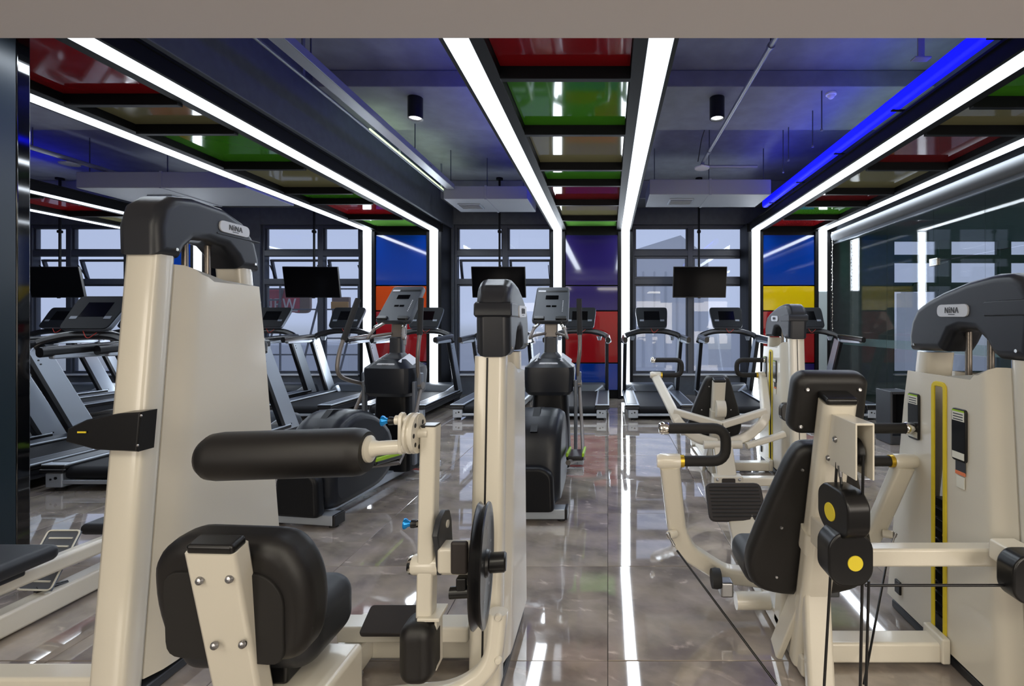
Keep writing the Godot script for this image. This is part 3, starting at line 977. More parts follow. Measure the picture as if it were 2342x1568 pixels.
	put(mb().lathe([Vector2(0, -0.06), Vector2(0.018, -0.055), Vector2(0.026, -0.045)], 16), "detector_cap", M.white, sd)
	var hv := thing("steel_hanger", "flat steel hanger strap holding the panel arch beside the glass wall", "hanger", Vector3(2.3, 3.3, -3.5))
	put(mb().box(Vector3(0, 0.31, 0), Vector3(0.05, 0.62, 0.012), 0.003), "strap", M.pipe, hv)
	put(mb().box(Vector3(0.0, 0.0, 0), Vector3(0.12, 0.012, 0.06), 0.003), "foot_plate", M.pipe, hv)
	for k in 4:
		var rd := thing("threaded_rod", "thin threaded rod hanging from the slab to the panel arch by the glass wall", "rod", Vector3(2.2 + 0.1 * (k % 2), 3.35, -4.9 - 0.45 * k), 0.0, "threaded rods above the arch")
		put(mb().tube([Vector3.ZERO, Vector3(0, 0.4 if k < 3 else 0.565, 0)], 0.006, 6), "rod_shaft", M.frame_grey, rd)
		put(mb().lathe([Vector2(0, -0.01), Vector2(0.014, -0.01), Vector2(0.014, 0.01), Vector2(0, 0.01)], 6), "nut", M.galv, rd)

func outside() -> void:
	solid("ground_outside", Vector3(-120, -9.2, -200), Vector3(120, -9, -14), M.ground_out)
	# pale gabled block seen through the window right of the purple column
	var g := thing("gabled_building", "pale hazy gabled building seen through the window beside the purple column", "building", Vector3(6, -9, -60))
	put(mb().prism([Vector2(-6.5, 0), Vector2(5.2, 0), Vector2(5.2, 17.9), Vector2(2.1, 20.3), Vector2(-6.5, 17.6)], 14.0, 0.05, 1), "facade", M.hazed_pale, g)
	for k in 9:
		put(mb().box(Vector3(-5.8 + k * 1.25, 8.5, 7.04), Vector3(0.18, 15.5, 0.1)), "rib", M.hazed_grey, g)
	put(mb().box(Vector3(1.5, 2.8, 9.5), Vector3(16.0, 5.6, 5.0), 0.05), "low_wing", M.hazed_grey, g)
	for q in [[28.0, -80.0, 12.0, 9.0, "hazed_pale", "long pale flat roofed building on the horizon past the red and yellow column"], [12.0, -95.0, 14.0, 6.0, "hazed_grey", "low hazy block on the horizon behind the gabled building"], [-20.0, -90.0, 20.0, 7.5, "hazed_pale", "low wide hazy block on the horizon outside the open sashes"], [-62.0, -95.0, 26.0, 6.5, "hazed_grey", "low hazy block on the horizon behind the sign frame"]]:
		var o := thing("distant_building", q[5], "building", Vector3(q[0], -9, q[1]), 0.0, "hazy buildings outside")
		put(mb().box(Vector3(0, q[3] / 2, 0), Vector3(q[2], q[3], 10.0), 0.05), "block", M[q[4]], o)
		put(mb().box(Vector3(0, q[3] + 0.3, 0), Vector3(q[2] * 0.6, 0.6, 6.0), 0.05), "roof_level", M.hazed_roof, o)
	for k in 3:
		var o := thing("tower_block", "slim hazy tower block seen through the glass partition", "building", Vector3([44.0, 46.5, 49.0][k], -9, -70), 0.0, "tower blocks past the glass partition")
		put(mb().box(Vector3(0, [7.5, 6.0, 5.4][k], 0), Vector3(2.0, [15.0, 12.0, 10.8][k], 2.0), 0.05), "block", M.hazed_pale, o)
		put(mb().box(Vector3(0, [15.2, 12.2, 11.0][k], 0), Vector3(1.2, 0.6, 1.2), 0.03), "roof_level", M.hazed_grey, o)
	# sign frame outside the window past the angled elliptical
	var s := thing("sign_frame", "steel sign frame with big letters outside the window", "sign frame", Vector3(-7.4, 0, -11.6))
	for y in [0.62, 1.02, 1.72, 2.22]:
		put(mb().box(Vector3(0, y, 0), Vector3(4.2, 0.035, 0.035), 0.004), "rail", M.sign_metal, s)
	for x in [-1.5, -0.55, 0.4, 1.35]:
		put(mb().box(Vector3(x, 1.1, 0.03), Vector3(0.035, 2.4, 0.035), 0.004), "post", M.sign_metal, s)
		put(mb().tube([Vector3(x - 0.6, -0.1, -0.1), Vector3(x + 0.02, 2.2, -0.03)], 0.025, 6), "brace", M.sign_metal, s)
	put(mb(at(Vector3(-0.15, 1.93, -0.12))).prism(fil2([Vector2(-0.2, 0.35), Vector2(-0.2, -0.3), Vector2(0.25, -0.3), Vector2(0.25, 0.35)], 0.15), 0.1, 0.01, 1), "letter_back", M.sign_brown, s)
	put(mb(at(Vector3(0.85, 1.75, -0.12))).box(Vector3.ZERO, Vector3(0.42, 0.55, 0.1), 0.01), "letter_back", M.sign_brown, s)
	put(mb(at(Vector3(0.85, 1.82, -0.05))).box(Vector3.ZERO, Vector3(0.42, 0.18, 0.04), 0.01), "letter_band", M.sign_gold, s)
	put(mb(at(Vector3(-1.1, 0.82, -0.1), Vector3(90, 0, 0))).lathe([Vector2(0, -0.03), Vector2(0.2, -0.03), Vector2(0.2, 0.03), Vector2(0, 0.03)], 28), "letter_back", M.sign_white, s)
	put(mb().box(Vector3(-0.85, 1.95, 0.0), Vector3(0.5, 0.04, 0.04), 0.004), "rail", M.sign_metal, s)
	var bo := P(645, 688, 11.68) - s.position
	put(mb(at(bo)).box(Vector3.ZERO, Vector3(0.88, 0.56, 0.05), 0.01), "sign_board", M.sign_red, s)
	words("NRW", 0.36, M.sign_white, s, at(bo + Vector3(-0.05, -0.06, 0.03)))
	put(mb(at(bo)).box(Vector3(0, -0.24, 0.03), Vector3(0.8, 0.04, 0.02)), "underline", M.sign_white, s)

func V(x: float, y: float, z: float) -> Vector3:
	return Vector3(x, y, z)

func words(text: String, size: float, m: Material, parent: Node, where: Transform3D, called := "lettering") -> void:
	var t := TextMesh.new()
	t.text = text
	t.font_size = 32
	t.pixel_size = size / 32.0
	t.depth = 0.0015
	t.curve_step = 1.0
	var o := puts(t, called, m, parent)
	o.transform = where

# ---- treadmill: rear end at the origin, the runner faces -z
func make_treadmill(label: String) -> Node3D:
	var t := thing("treadmill", label, "treadmill", Vector3.ZERO, 0.0, "treadmills")
	put(mb().box(V(0, 0.125, -0.92), V(0.9, 0.09, 1.66), 0.01), "deck_frame", M.dark_plastic, t)
	# belt over its rear roller
	var bp := []
	for k in 9:
		var a := -PI / 2 + PI * k / 8.0
		bp.append(V(0, 0.14 + 0.05 * sin(a), -0.06 + 0.05 * cos(a)))
	bp.push_front(V(0, 0.09, -0.5))
	bp.append(V(0, 0.19, -1.62))
	var bl := []
	for q in bp: bl.append(q)
	var belt := mb()
	var prof := MB.rrect(0.58, 0.008, 0.003, 1)
	belt.sweep(bl, prof, Vector3.UP)
	put(belt, "running_belt", M.belt, t)
	put(mb().box(V(0, 0.075, -0.02), V(0.66, 0.035, 0.03), 0.008), "rear_bar", M.silver, t)
	for s in [-1, 1]:
		var rail := put(mb().box(V(s * 0.39, 0.195, -0.8), V(0.2, 0.045, 1.6), 0.016, 2), "side_rail", M.black_plastic, t)
		put(mb().box(V(s * 0.39, 0.213, -0.8), V(0.196, 0.014, 1.59), 0.006, 2), "rail_top", M.silver, rail)
		put(mb().box(V(s * 0.395, 0.220, -0.82), V(0.15, 0.008, 1.5), 0.003), "step_pad", M.console, rail)
		put(mb().box(V(s * 0.31, 0.2, -0.84), V(0.012, 0.02, 1.5), 0.003), "belt_edge_line", M.gold, rail)
		put(mb().box(V(s * 0.39, 0.168, -0.005), V(0.2, 0.03, 0.03), 0.01), "rail_end", M.black_plastic, rail)
		var br := put(mb().box(V(s * 0.38, 0.09, -0.05), V(0.14, 0.12, 0.1), 0.012), "rear_bracket", M.silver, t)
		put(mb(at(V(s * 0.36, 0.11, 0.002), V(90, 0, 0))).lathe([Vector2(0, -0.004), Vector2(0.012, -0.004), Vector2(0.012, 0.002), Vector2(0, 0.002)], 10), "bolt", M.black_plastic, br)
		put(mb(at(V(s * 0.4, 0.1, 0.002), V(90, 0, 0))).lathe([Vector2(0, -0.004), Vector2(0.008, -0.004), Vector2(0.008, 0.002), Vector2(0, 0.002)], 10), "bolt", M.black_plastic, br)
		put(mb(at(V(s * 0.38, 0.0, -0.06))).lathe([Vector2(0, 0.0), Vector2(0.035, 0.0), Vector2(0.03, 0.02), Vector2(0.012, 0.024), Vector2(0.012, 0.04), Vector2(0, 0.04)], 12), "foot", M.rubber, t)
		# broad leaning upright: black core edge, silver outer face
		var side := [Vector2(-1.76, 0.16), Vector2(-1.5, 0.16), Vector2(-1.08, 1.06), Vector2(-1.13, 1.13), Vector2(-1.26, 1.13)]
		var tr := Transform3D(Basis(V(0, 0, 1), V(0, 1, 0), V(-1, 0, 0)), V(s * 0.455, 0, 0))
		var u := put(mb(tr).prism(side, 0.05, 0.01, 1), "upright", M.silver, t)
		put(mb(tr).prism([Vector2(-1.53, 0.18), Vector2(-1.475, 0.18), Vector2(-1.055, 1.06), Vector2(-1.1, 1.08)], 0.056, 0.008, 1), "upright_edge", M.black_plastic, u)
		for q in [V(0, 1.0, -1.17), V(0, 0.96, -1.19), V(0, 0.22, -1.6)]:
			put(mb(at(q + V(s * 0.455 + 0.026, 0, 0), V(0, 0, 90))).lathe([Vector2(0, -0.003), Vector2(0.008, -0.003), Vector2(0.008, 0.002), Vector2(0, 0.002)], 8), "bolt", M.black_plastic, u)
		# handrail towards the runner
		var hr := fil([V(s * 0.455, 1.15, -1.25), V(s * 0.475, 1.15, -1.05), V(s * 0.475, 1.12, -0.42)], 0.08)
		put(mb().sweep(hr, MB.rrect(0.065, 0.085, 0.03, 3)), "handrail", M.black_plastic, t)
		put(mb().box(V(s * 0.475, 1.085, -0.8), V(0.05, 0.05, 0.6), 0.012), "rail_underside", M.silver, t)
		put(mb(at(V(s * 0.33, 1.13, -1.2))).lathe([Vector2(0.025, -0.04), Vector2(0.045, 0.02), Vector2(0.05, 0.025), Vector2(0.035, 0.025), Vector2(0.03, -0.02), Vector2(0, -0.02)], 14), "cup_holder", M.silver, t)
		put(mb(at(V(s * 0.34, 0.2, -1.56), V(0, s * 18, 0))).prism([Vector2(-0.1, 0), Vector2(0.1, 0), Vector2(0.04, 0.1)], 0.08, 0.015, 1), "hood_fin", M.silver, t)
	# motor hood
	var hood := []
	for q in [[-1.54, 0.17, 0.20], [-1.6, 0.17, 0.29], [-1.72, 0.12, 0.33], [-1.84, 0.1, 0.30], [-1.9, 0.08, 0.2]]:
		var l := []
		for p in MB.rrect(0.86, q[2] - q[1], 0.04, 2)[0]: l.append(V(p.x, (q[1] + q[2]) / 2 + p.y, q[0]))
		hood.append(l)
	put(mb().loft(hood), "motor_hood", M.console, t)
	put(mb().box(V(0, 0.05, -1.7), V(0.8, 0.09, 0.34), 0.01), "front_base", M.dark_plastic, t)
	# dash arch and console
	var da := fil([V(-0.49, 1.06, -1.13), V(-0.45, 1.17, -1.19), V(-0.22, 1.245, -1.26), V(0.22, 1.245, -1.26), V(0.45, 1.17, -1.19), V(0.49, 1.06, -1.13)], 0.12)
	put(mb().sweep(da, MB.rrect(0.09, 0.075, 0.03, 2), V(0, 0, 1)), "dash_arch", M.black_plastic, t)
	put(mb().box(V(0, 1.27, -1.28), V(0.3, 0.06, 0.1), 0.025, 2), "console_neck", M.dark_plastic, t)
	var ct := at(V(0, 1.46, -1.31), V(-35, 0, 0))
	var sh := fil2([Vector2(-0.24, -0.205), Vector2(0.24, -0.205), Vector2(0.27, 0.12), Vector2(0.262, 0.205), Vector2(-0.262, 0.205), Vector2(-0.27, 0.12)], 0.05)
	var c := put(mb(ct).prism(sh, 0.05, 0.012, 2), "console", M.silver_dark, t)
	var sh2 := []
	for p in sh: sh2.append(p * 0.99)
	put(mb(ct * at(V(0, 0, 0.024))).prism(sh2, 0.014, 0.004, 1), "console_face", M.console_face, c)
	put(mb(ct * at(V(0, 0.03, 0.031))).box(Vector3.ZERO, V(0.26, 0.18, 0.002)), "screen", M.screen, c)
	for s in [-1, 1]:
		put(mb(ct * at(V(s * 0.17, -0.07, 0.032))).box(Vector3.ZERO, V(0.07, 0.035, 0.004), 0.002), "key_pad", M.silver_dark, c)
	put(mb(at(V(0.02, 1.305, -1.215))).box(Vector3.ZERO, V(0.09, 0.03, 0.03), 0.008), "stop_key", M.red_plastic, t)
	put(mb().tube(fil([V(-0.03, 1.3, -1.2), V(0.02, 1.2, -1.19), V(0.1, 1.27, -1.21)], 0.05), 0.004, 6), "key_cord", M.red_plastic, t)
	return t

# ---- elliptical: rear foot bar at the origin, console ahead along -z
func make_elliptical(label: String) -> Node3D:
	var t := thing("elliptical_trainer", label, "elliptical trainer", Vector3.ZERO, 0.0, "elliptical trainers")
	put(mb().box(V(0, 0.055, -0.06), V(0.46, 0.07, 0.1), 0.008), "rear_foot", M.silver, t)
	for s in [-1, 1]:
		put(mb().box(V(s * 0.235, 0.055, -0.06), V(0.02, 0.076, 0.106), 0.006), "foot_cap", M.black_plastic, t)
		put(mb(at(V(s * 0.2, 0.0, -0.06))).lathe([Vector2(0, 0), Vector2(0.03, 0), Vector2(0.026, 0.02), Vector2(0, 0.02)], 12), "rubber_foot", M.rubber, t)
		put(mb().box(V(s * 0.26, 0.05, -1.32), V(0.06, 0.06, 0.1), 0.01), "front_foot", M.silver, t)
	put(mb().box(V(0, 0.055, -0.7), V(0.12, 0.07, 1.3), 0.01), "base_rail", M.silver, t)
	put(mb().box(V(0, 0.05, -1.32), V(0.5, 0.06, 0.09), 0.01), "front_bar", M.silver, t)
	# flywheel shell: side outline, rounded
	var o := fil2([Vector2(0.03, 0.08), Vector2(0.035, 0.38), Vector2(0.13, 0.64), Vector2(0.3, 0.735), Vector2(0.52, 0.70), Vector2(0.78, 0.50), Vector2(0.8, 0.2), Vector2(0.62, 0.09)], 0.12, 3)
	var loops := []
	for q in [[-0.19, 0.80], [-0.185, 0.90], [-0.15, 0.975], [-0.09, 1.0], [0.09, 1.0], [0.15, 0.975], [0.185, 0.90], [0.19, 0.80]]:
		var l := []
		for p in o:
			var c := Vector2(0.42, 0.38)
			var r: Vector2 = c + (p - c) * q[1]
			l.append(V(q[0], r.y, -r.x))
		loops.append(l)
	put(mb().loft(loops, true, true, 0.5), "flywheel_shell", M.shell, t)
	put(mb(at(V(0, 0.22, 0.0))).prism(fil2([Vector2(-0.16, -0.14), Vector2(0.16, -0.14), Vector2(0.15, 0.12), Vector2(0.08, 0.17), Vector2(-0.08, 0.17), Vector2(-0.15, 0.12)], 0.04), 0.09, 0.03, 2), "shell_apron", M.shell_dark, t)
	put(mb(Transform3D(Basis(V(0, 0, 1), V(0, 1, 0), V(-1, 0, 0)), V(0, 0, 0))).prism([Vector2(-0.1, 0.60), Vector2(-0.28, 0.738), Vector2(-0.5, 0.705), Vector2(-0.5, 0.69), Vector2(-0.28, 0.72), Vector2(-0.11, 0.59)], 0.05), "shell_ridge", M.shell_dark, t)
	# front column and housing
	var col := []
	for q in [[0.08, 0.36, 0.30], [0.4, 0.34, 0.26], [0.8, 0.30, 0.24]]:
		var l := []
		for p in MB.rrect(q[1], q[2], 0.06, 3)[0]: l.append(V(p.x, q[0], -1.12 + p.y))
		col.append(l)
	put(mb().loft(col), "front_column", M.shell_dark, t)
	var hs := []
	for q in [[0.73, 0.38, 0.32], [0.76, 0.42, 0.36], [0.93, 0.44, 0.38], [0.975, 0.43, 0.37], [1.05, 0.25, 0.24]]:
		var l := []
		for p in MB.rrect(q[1], q[2], 0.07, 3)[0]: l.append(V(p.x, q[0], -1.1 + p.y))
		hs.append(l)
	var h := put(mb().loft(hs, true, true, 0.88), "housing", M.shell, t)
	for s in [-1, 1]:
		put(mb(at(V(s * 0.145, 1.03, -1.06), V(18, 0, -s * 38))).box(Vector3.ZERO, V(0.11, 0.012, 0.18), 0.005), "housing_trim", M.plate, h)
	var np := at(V(0, 1.0, -0.945), V(-25, 0, 0))
	var pl := put(mb(np).prism(fil2([Vector2(-0.085, -0.018), Vector2(0.085, -0.018), Vector2(0.085, 0.018), Vector2(-0.085, 0.018)], 0.017), 0.012, 0.003, 1), "name_plate", M.plate, t)
	words("NiNA", 0.026, M.ink, pl, np * at(V(0, -0.003, 0.007)))
	put(mb().loft(boot(1.04, 1.24)), "neck_boot", M.dark_plastic, t)
	put(mb(along(V(0, 1.18, -1.14), V(0, 1.45, -1.16))).box(V(0, 0.13, 0), V(0.12, 0.30, 0.07), 0.015, 2), "neck_post", M.taupe_metal, t)
	# console: tall panel tipped back
	var ct := at(V(0, 1.53, -1.19), V(-40, 0, 0))
	var c := put(mb(ct).prism(fil2([Vector2(-0.165, -0.215), Vector2(0.165, -0.215), Vector2(0.155, 0.215), Vector2(-0.155, 0.215)], 0.03), 0.05, 0.012, 2), "console", M.console, t)
	put(mb(ct * at(V(0.04, 0.155, 0.026))).box(Vector3.ZERO, V(0.2, 0.02, 0.004), 0.001), "vent_slot", M.black_plastic, c)
	put(mb(ct * at(V(-0.1, 0.155, 0.026))).box(Vector3.ZERO, V(0.07, 0.02, 0.004), 0.001), "badge", M.plate, c)
	put(mb(ct * at(V(0.0, 0.075, 0.026))).box(Vector3.ZERO, V(0.12, 0.05, 0.004), 0.001), "display", M.screen, c)
	for s in [-1, 1]:
		put(mb(ct * at(V(s * 0.026, -0.035, 0.026))).box(Vector3.ZERO, V(0.042, 0.02, 0.004), 0.001), "display", M.screen, c)
		put(mb(ct * at(V(s * 0.1, -0.185, 0.03))).box(Vector3.ZERO, V(0.1, 0.035, 0.03), 0.008), "console_lip", M.black_plastic, c)
	for k in 8:
		put(mb(ct * at(V(0.105, 0.03 - k * 0.018, 0.026))).box(Vector3.ZERO, V(0.008, 0.008, 0.003), 0.001), "button", M.plate, c)
	# fixed pulse bar
	for s in [-1, 1]:
		put(mb().tube(fil([V(s * 0.08, 1.38, -1.1), V(s * 0.13, 1.33, -1.0), V(s * 0.17, 1.22, -0.93), V(s * 0.15, 1.25, -1.0), V(s * 0.05, 1.27, -1.11)], 0.04), 0.013, 10), "pulse_bar", M.taupe_metal, t)
		put(mb().tube([V(s * 0.095, 1.37, -1.07), V(s * 0.135, 1.32, -0.99)], 0.018, 10), "pulse_grip", M.chrome, t)
		# swinging handle
		# (one is drawn back to the rider, the other pushed away)
		var back: bool = s < 0
		var hp: Array = fil([V(s * 0.28, 1.25, -0.80), V(s * 0.29, 1.10, -0.74), V(s * 0.29, 0.93, -0.72), V(s * 0.27, 0.86, -0.90), V(s * 0.255, 0.82, -1.05)], 0.09) if back else fil([V(s * 0.27, 1.27, -1.02), V(s * 0.275, 1.12, -0.98), V(s * 0.25, 0.97, -1.02), V(s * 0.255, 0.82, -1.05)], 0.1)
		put(mb().tube(hp, 0.017, 10), "swing_arm", M.taupe_metal, t)
		put(mb().tube([V(s * 0.262, 1.57, -0.95), V(s * 0.264, 1.54, -0.935), V(s * 0.28, 1.22, -0.79)] if back else [V(s * 0.262, 1.58, -1.06), V(s * 0.262, 1.55, -1.055), V(s * 0.27, 1.26, -1.02)], 0.024, 12), "handle_grip", M.foam, t)
		put(mb(at(V(s * 0.235, 0.82, -1.05), V(0, 0, 90))).lathe([Vector2(0, -0.05), Vector2(0.032, -0.05), Vector2(0.032, 0.05), Vector2(0, 0.05)], 16), "pivot_hub", M.taupe_metal, t)
		put(mb().box(V(s * 0.26, 0.86, -1.045), V(0.045, 0.14, 0.05), 0.01), "pivot_bracket", M.silver_dark, t)
		var z2 := -0.62 if s > 0 else -0.8
		put(mb().tube(fil([V(s * 0.265, 0.8, -1.05), V(s * 0.3, 0.45, -0.85), V(s * 0.32, 0.26, z2)], 0.1), 0.015, 8), "link_rod", M.taupe_metal, t)
		put(mb().box(V(s * 0.235, 0.5, -1.0), V(0.03, 0.72, 0.05), 0.01), "column_rib", M.silver_dark, t)
		put(mb().tube([V(s * 0.31, 0.27, z2), V(s * 0.23, 0.34, -0.25)], 0.02, 8), "pedal_bar", M.taupe_metal, t)
		put(mb(at(V(s * 0.275, 0.335, z2 + 0.14), V(-6, 0, 0))).box(Vector3.ZERO, V(0.13, 0.035, 0.34), 0.012), "pedal", M.black_plastic, t)
		for k in [-1, 1]:
			put(mb(at(V(s * 0.275 + k * 0.06, 0.36, z2 + 0.14), V(-6, 0, 0))).box(Vector3.ZERO, V(0.018, 0.03, 0.34), 0.006), "pedal_edge", M.lime_plastic, t)
	return t

func boot(y0: float, y1: float) -> Array:
	var out := []
	for q in [[y0, 0.19, 0.16], [y0 + 0.03, 0.17, 0.14], [y0 + 0.06, 0.12, 0.10], [y1 - 0.01, 0.115, 0.095], [y1, 0.10, 0.08]]:
		var l := []
		for p in MB.rrect(q[1], q[2], 0.03, 2)[0]: l.append(V(p.x, q[0], -1.12 + p.y))
		out.append(l)
	return out

func cardio() -> void:
	var t := make_treadmill("treadmill right of the purple column facing the closed window")
	t.position = V(0.74, 0, -6.72)
	t.set_meta("label", "treadmill between the purple column and the window mullion")
	for q in [[1.95, 6.72, -2.0, "treadmill between the window mullion and the yellow panel column"], [3.36, 6.72, 0.0, "treadmill beside the glass wall behind the rear weight tower"], [-0.47, 6.72, 0.0, "treadmill in front of the purple and red column"], [-1.75, 6.75, 0.0, "treadmill mostly hidden behind the slim weight tower"], [-3.06, 6.72, 0.0, "treadmill in front of the orange and red column"], [-4.39, 6.72, 0.0, "treadmill under the television over the outdoor sign frame"], [-5.65, 6.72, 0.0, "treadmill at the window with the pink red sign outside"], [-7.9, 6.72, 0.0, "treadmill far along the window row past the tall weight tower"], [-9.2, 6.72, 0.0, "treadmill at the end of the window row by the dark pillar"], [-4.1, 3.85, 0.0, "near row treadmill just behind the tall weight tower"], [-5.15, 3.5, 0.0, "near row treadmill with its console beside the dark pillar"], [-6.3, 3.4, 0.0, "near row treadmill almost hidden by the dark pillar"]]:
		copy_of(t, V(q[0], 0, -q[1]), deg_to_rad(q[2]), q[3])
	var e := make_elliptical("elliptical trainer with black shell beside the slim weight tower")
	e.position = V(-0.52, 0, -3.24)
	copy_of(e, V(-2.04, 0, -3.16), deg_to_rad(-8.0), "elliptical trainer standing at an angle behind the tall weight tower")

# ---- weight tower: a slab along z. xc: middle in x, hp: half thickness of the posts, hs: of the shells; zn / zf: near and far end (larger z is nearer), bottom then top
func weight_tower(t: Node3D, xc: float, hp: float, hs: float, zn: Vector2, zf: Vector2, ytop: float, slot_side: int, slot_z := 0.0, seam := true) -> void:
	var zat := func(y: float, k: int):
		var e: Vector2 = zn if k > 0 else zf
		return lerpf(e.x, e.y, (y - 0.03) / (ytop - 0.03))
	for k in [1, -1]:
		var loops := []
		for y in [0.03, ytop + 0.03]:
			var l := []
			for p in MB.rrect(hp * 2, 0.085, 0.02, 2)[0]: l.append(V(xc + p.x, y, zat.call(y, k) - k * 0.0425 + p.y))
			loops.append(l)
		put(mb().loft(loops, true, true, 0.6), "end_post", M.cream, t)
		if not seam: continue
		var sl := []
		for y in [0.035, ytop + 0.025]:
			var l := []
			for p in MB.rrect(0.007, 0.006, 0.001, 1)[0]: l.append(V(xc - 0.005 + p.x, y, zat.call(y, k) + p.y - k * 0.0005))
			sl.append(l)
		put(mb().loft(sl), "post_seam", M.black_plastic, t)
	for s in [-1, 1]:
		if s == slot_side:
			var sw := 0.034
			shell(t, xc, s, hp, hs, func(y): return zat.call(y, -1) + 0.004, func(_y): return slot_z - sw, 0.06, ytop, zat)
			shell(t, xc, s, hp, hs, func(_y): return slot_z + sw, func(y): return zat.call(y, 1) - 0.088, 0.06, ytop, zat)
			for q in [[0.06, 0.1], [ytop - 0.09, ytop - 0.055]]:
				put(mb().box(V(xc + s * (hs - 0.004), (q[0] + q[1]) / 2, slot_z), V(0.008, q[1] - q[0], sw * 2)), "slot_end", M.cream, t)
			# yellow edging round the slot
			var e := []
			var x: float = xc + s * (hs + 0.003)
			for p in [[-1, 0.1], [-1, ytop - 0.09], [1, ytop - 0.09], [1, 0.1]]: e.append(V(x, p[1], slot_z + p[0] * sw))
			var path := fil([V(x, 0.1, slot_z), e[0], e[1], e[2], e[3], V(x, 0.1, slot_z)], 0.02, 3)
			put(mb().sweep(path, MB.rrect(0.02, 0.008, 0.003, 1), V(1, 0, 0), false), "slot_trim", M.trim_yellow, t)
			for k in 12:
				put(mb().box(V(xc, 0.1 + k * 0.045, slot_z), V(0.07, 0.04, 0.24), 0.004), "weight_plate", M.black_plastic, t)
			put(mb().tube([V(xc + s * 0.05, 0.62, slot_z + 0.02), V(xc + s * 0.055, 0.48, slot_z - 0.03)], 0.008, 8), "selector_cord", M.trim_yellow, t)
		else:
			shell(t, xc, s, hp, hs, func(y): return zat.call(y, -1) + 0.004, func(y): return zat.call(y, 1) - 0.088, 0.06, ytop, zat)
	var zc := (zn.y + zf.y) / 2
	for dz in [-0.055, 0.055]:
		put(mb().tube([V(xc, 0.08, zc + dz), V(xc, ytop + 0.16, zc + dz)], 0.012, 12), "guide_rod", M.rod, t)
	put(mb().box(V(xc, 0.02, (zn.x + zf.x) / 2), V(hs * 1.7, 0.04, zn.x - zf.x - 0.03), 0.01), "tower_foot", M.dark_plastic, t)

# one side sheet of a tower, with flutes beside the posts
func shell(t: Node3D, xc: float, s: int, hp: float, hs: float, za: Callable, zb: Callable, y0: float, y1: float, zat: Callable) -> void:
	var loops := []
	var n := 14
	for r in 7:
		var f := r / 6.0
		var y := lerpf(y0, y1, f)
		var a: float = za.call(y)
		var b: float = zb.call(y)
		var outer := []
		var inner := []
		for i in n + 1:
			var z := lerpf(a, b, i / float(n))
			var d: float = zat.call(y, 1) - 0.088 - z
			var k: float = smoothstep(0.0, 0.075, d)
			var x: float = lerpf(hp - 0.008, hs, k)
			var yy := y
			if r == 6: yy = y - 0.035 * smoothstep(0.03, 0.1, d) - 0.02 * smoothstep(0.11, 0.13, d)
			outer.append(V(xc + s * x, yy, z))
			inner.push_front(V(xc + s * (x - 0.006), yy, z))
		loops.append(outer + inner)
	put(mb().loft(loops, true, true, 0.8), "side_shell", M.cream, t)

func name_plate(t: Node, where: Transform3D, w := 0.19, h := 0.05) -> void:
	var pl := put(mb(where).prism(fil2([Vector2(-w / 2, -h / 2), Vector2(w / 2, -h / 2), Vector2(w / 2, h / 2), Vector2(-w / 2, h / 2)], h * 0.48), 0.008, 0.002, 1), "name_plate", M.plate, t)
	words("NiNA", h * 0.62, M.ink, pl, where * at(V(0, 0.003, 0.005)))
	put(mb(where * at(V(0, -h * 0.3, 0.0045))).box(Vector3.ZERO, V(w * 0.2, 0.003, 0.001)), "small_print", M.ink, pl)

# swept-back cap of the low towers (outline in z, y; z grows towards the near end)
func low_cap(t: Node3D, xc: float, zc: float, plate_side: int, zs := 1.0, th := 0.155) -> void:
	var o := [Vector2(-0.31, 1.235), Vector2(-0.318, 1.30), Vector2(-0.30, 1.37), Vector2(-0.26, 1.425), Vector2(-0.19, 1.457), Vector2(-0.10, 1.485), Vector2(0.04, 1.517), Vector2(0.16, 1.53), Vector2(0.23, 1.526), Vector2(0.285, 1.50), Vector2(0.315, 1.45), Vector2(0.32, 1.36), Vector2(0.31, 1.228), Vector2(0.18, 1.228), Vector2(0.147, 1.248), Vector2(0.12, 1.29), Vector2(0.075, 1.325), Vector2(0.0, 1.332), Vector2(-0.05, 1.318), Vector2(-0.08, 1.27), Vector2(-0.105, 1.24)]
	var tr := Transform3D(Basis(V(0, 0, zs), V(0, 1, 0), V(-1, 0, 0)), V(xc, 0, zc))
	var c := put(mb(tr).prism(o, th, 0.034, 3), "tower_cap", M.cap_grey, t)
	var bo := fil2([Vector2(0.12, 1.378), Vector2(0.326, 1.378), Vector2(0.322, 1.436), Vector2(0.12, 1.436)], 0.008, 1)
	put(mb(tr).prism(bo, th + 0.012, 0.008, 1), "cap_band", M.cap_grey, c)
	for q in [[-0.27, 1.262], [0.262, 1.262]]:
		put(mb(at(V(xc + plate_side * th / 2, q[1], zc + q[0] * zs), V(0, 0, 90))).lathe([Vector2(0, -0.003), Vector2(0.006, -0.003), Vector2(0.006, 0.003), Vector2(0, 0.003)], 10), "screw", M.chrome, c)
	name_plate(c, Transform3D(Basis.from_euler(V(0, plate_side * PI / 2, 0)) * Basis.from_euler(V(0, 0, plate_side * 0.02)), V(xc + plate_side * (th / 2 + 0.002), 1.405, zc - 0.03)), 0.17, 0.05)

func bolt_head(t: Node, where: Vector3, normal: Vector3, r := 0.012, m: Material = null) -> void:
	put(mb(along(where, where + normal)).lathe([Vector2(r, 0.0), Vector2(r, r * 0.3), Vector2(r * 0.7, r * 0.7), Vector2(0, r * 0.8)], 12), "bolt", m if m else M.steel, t)

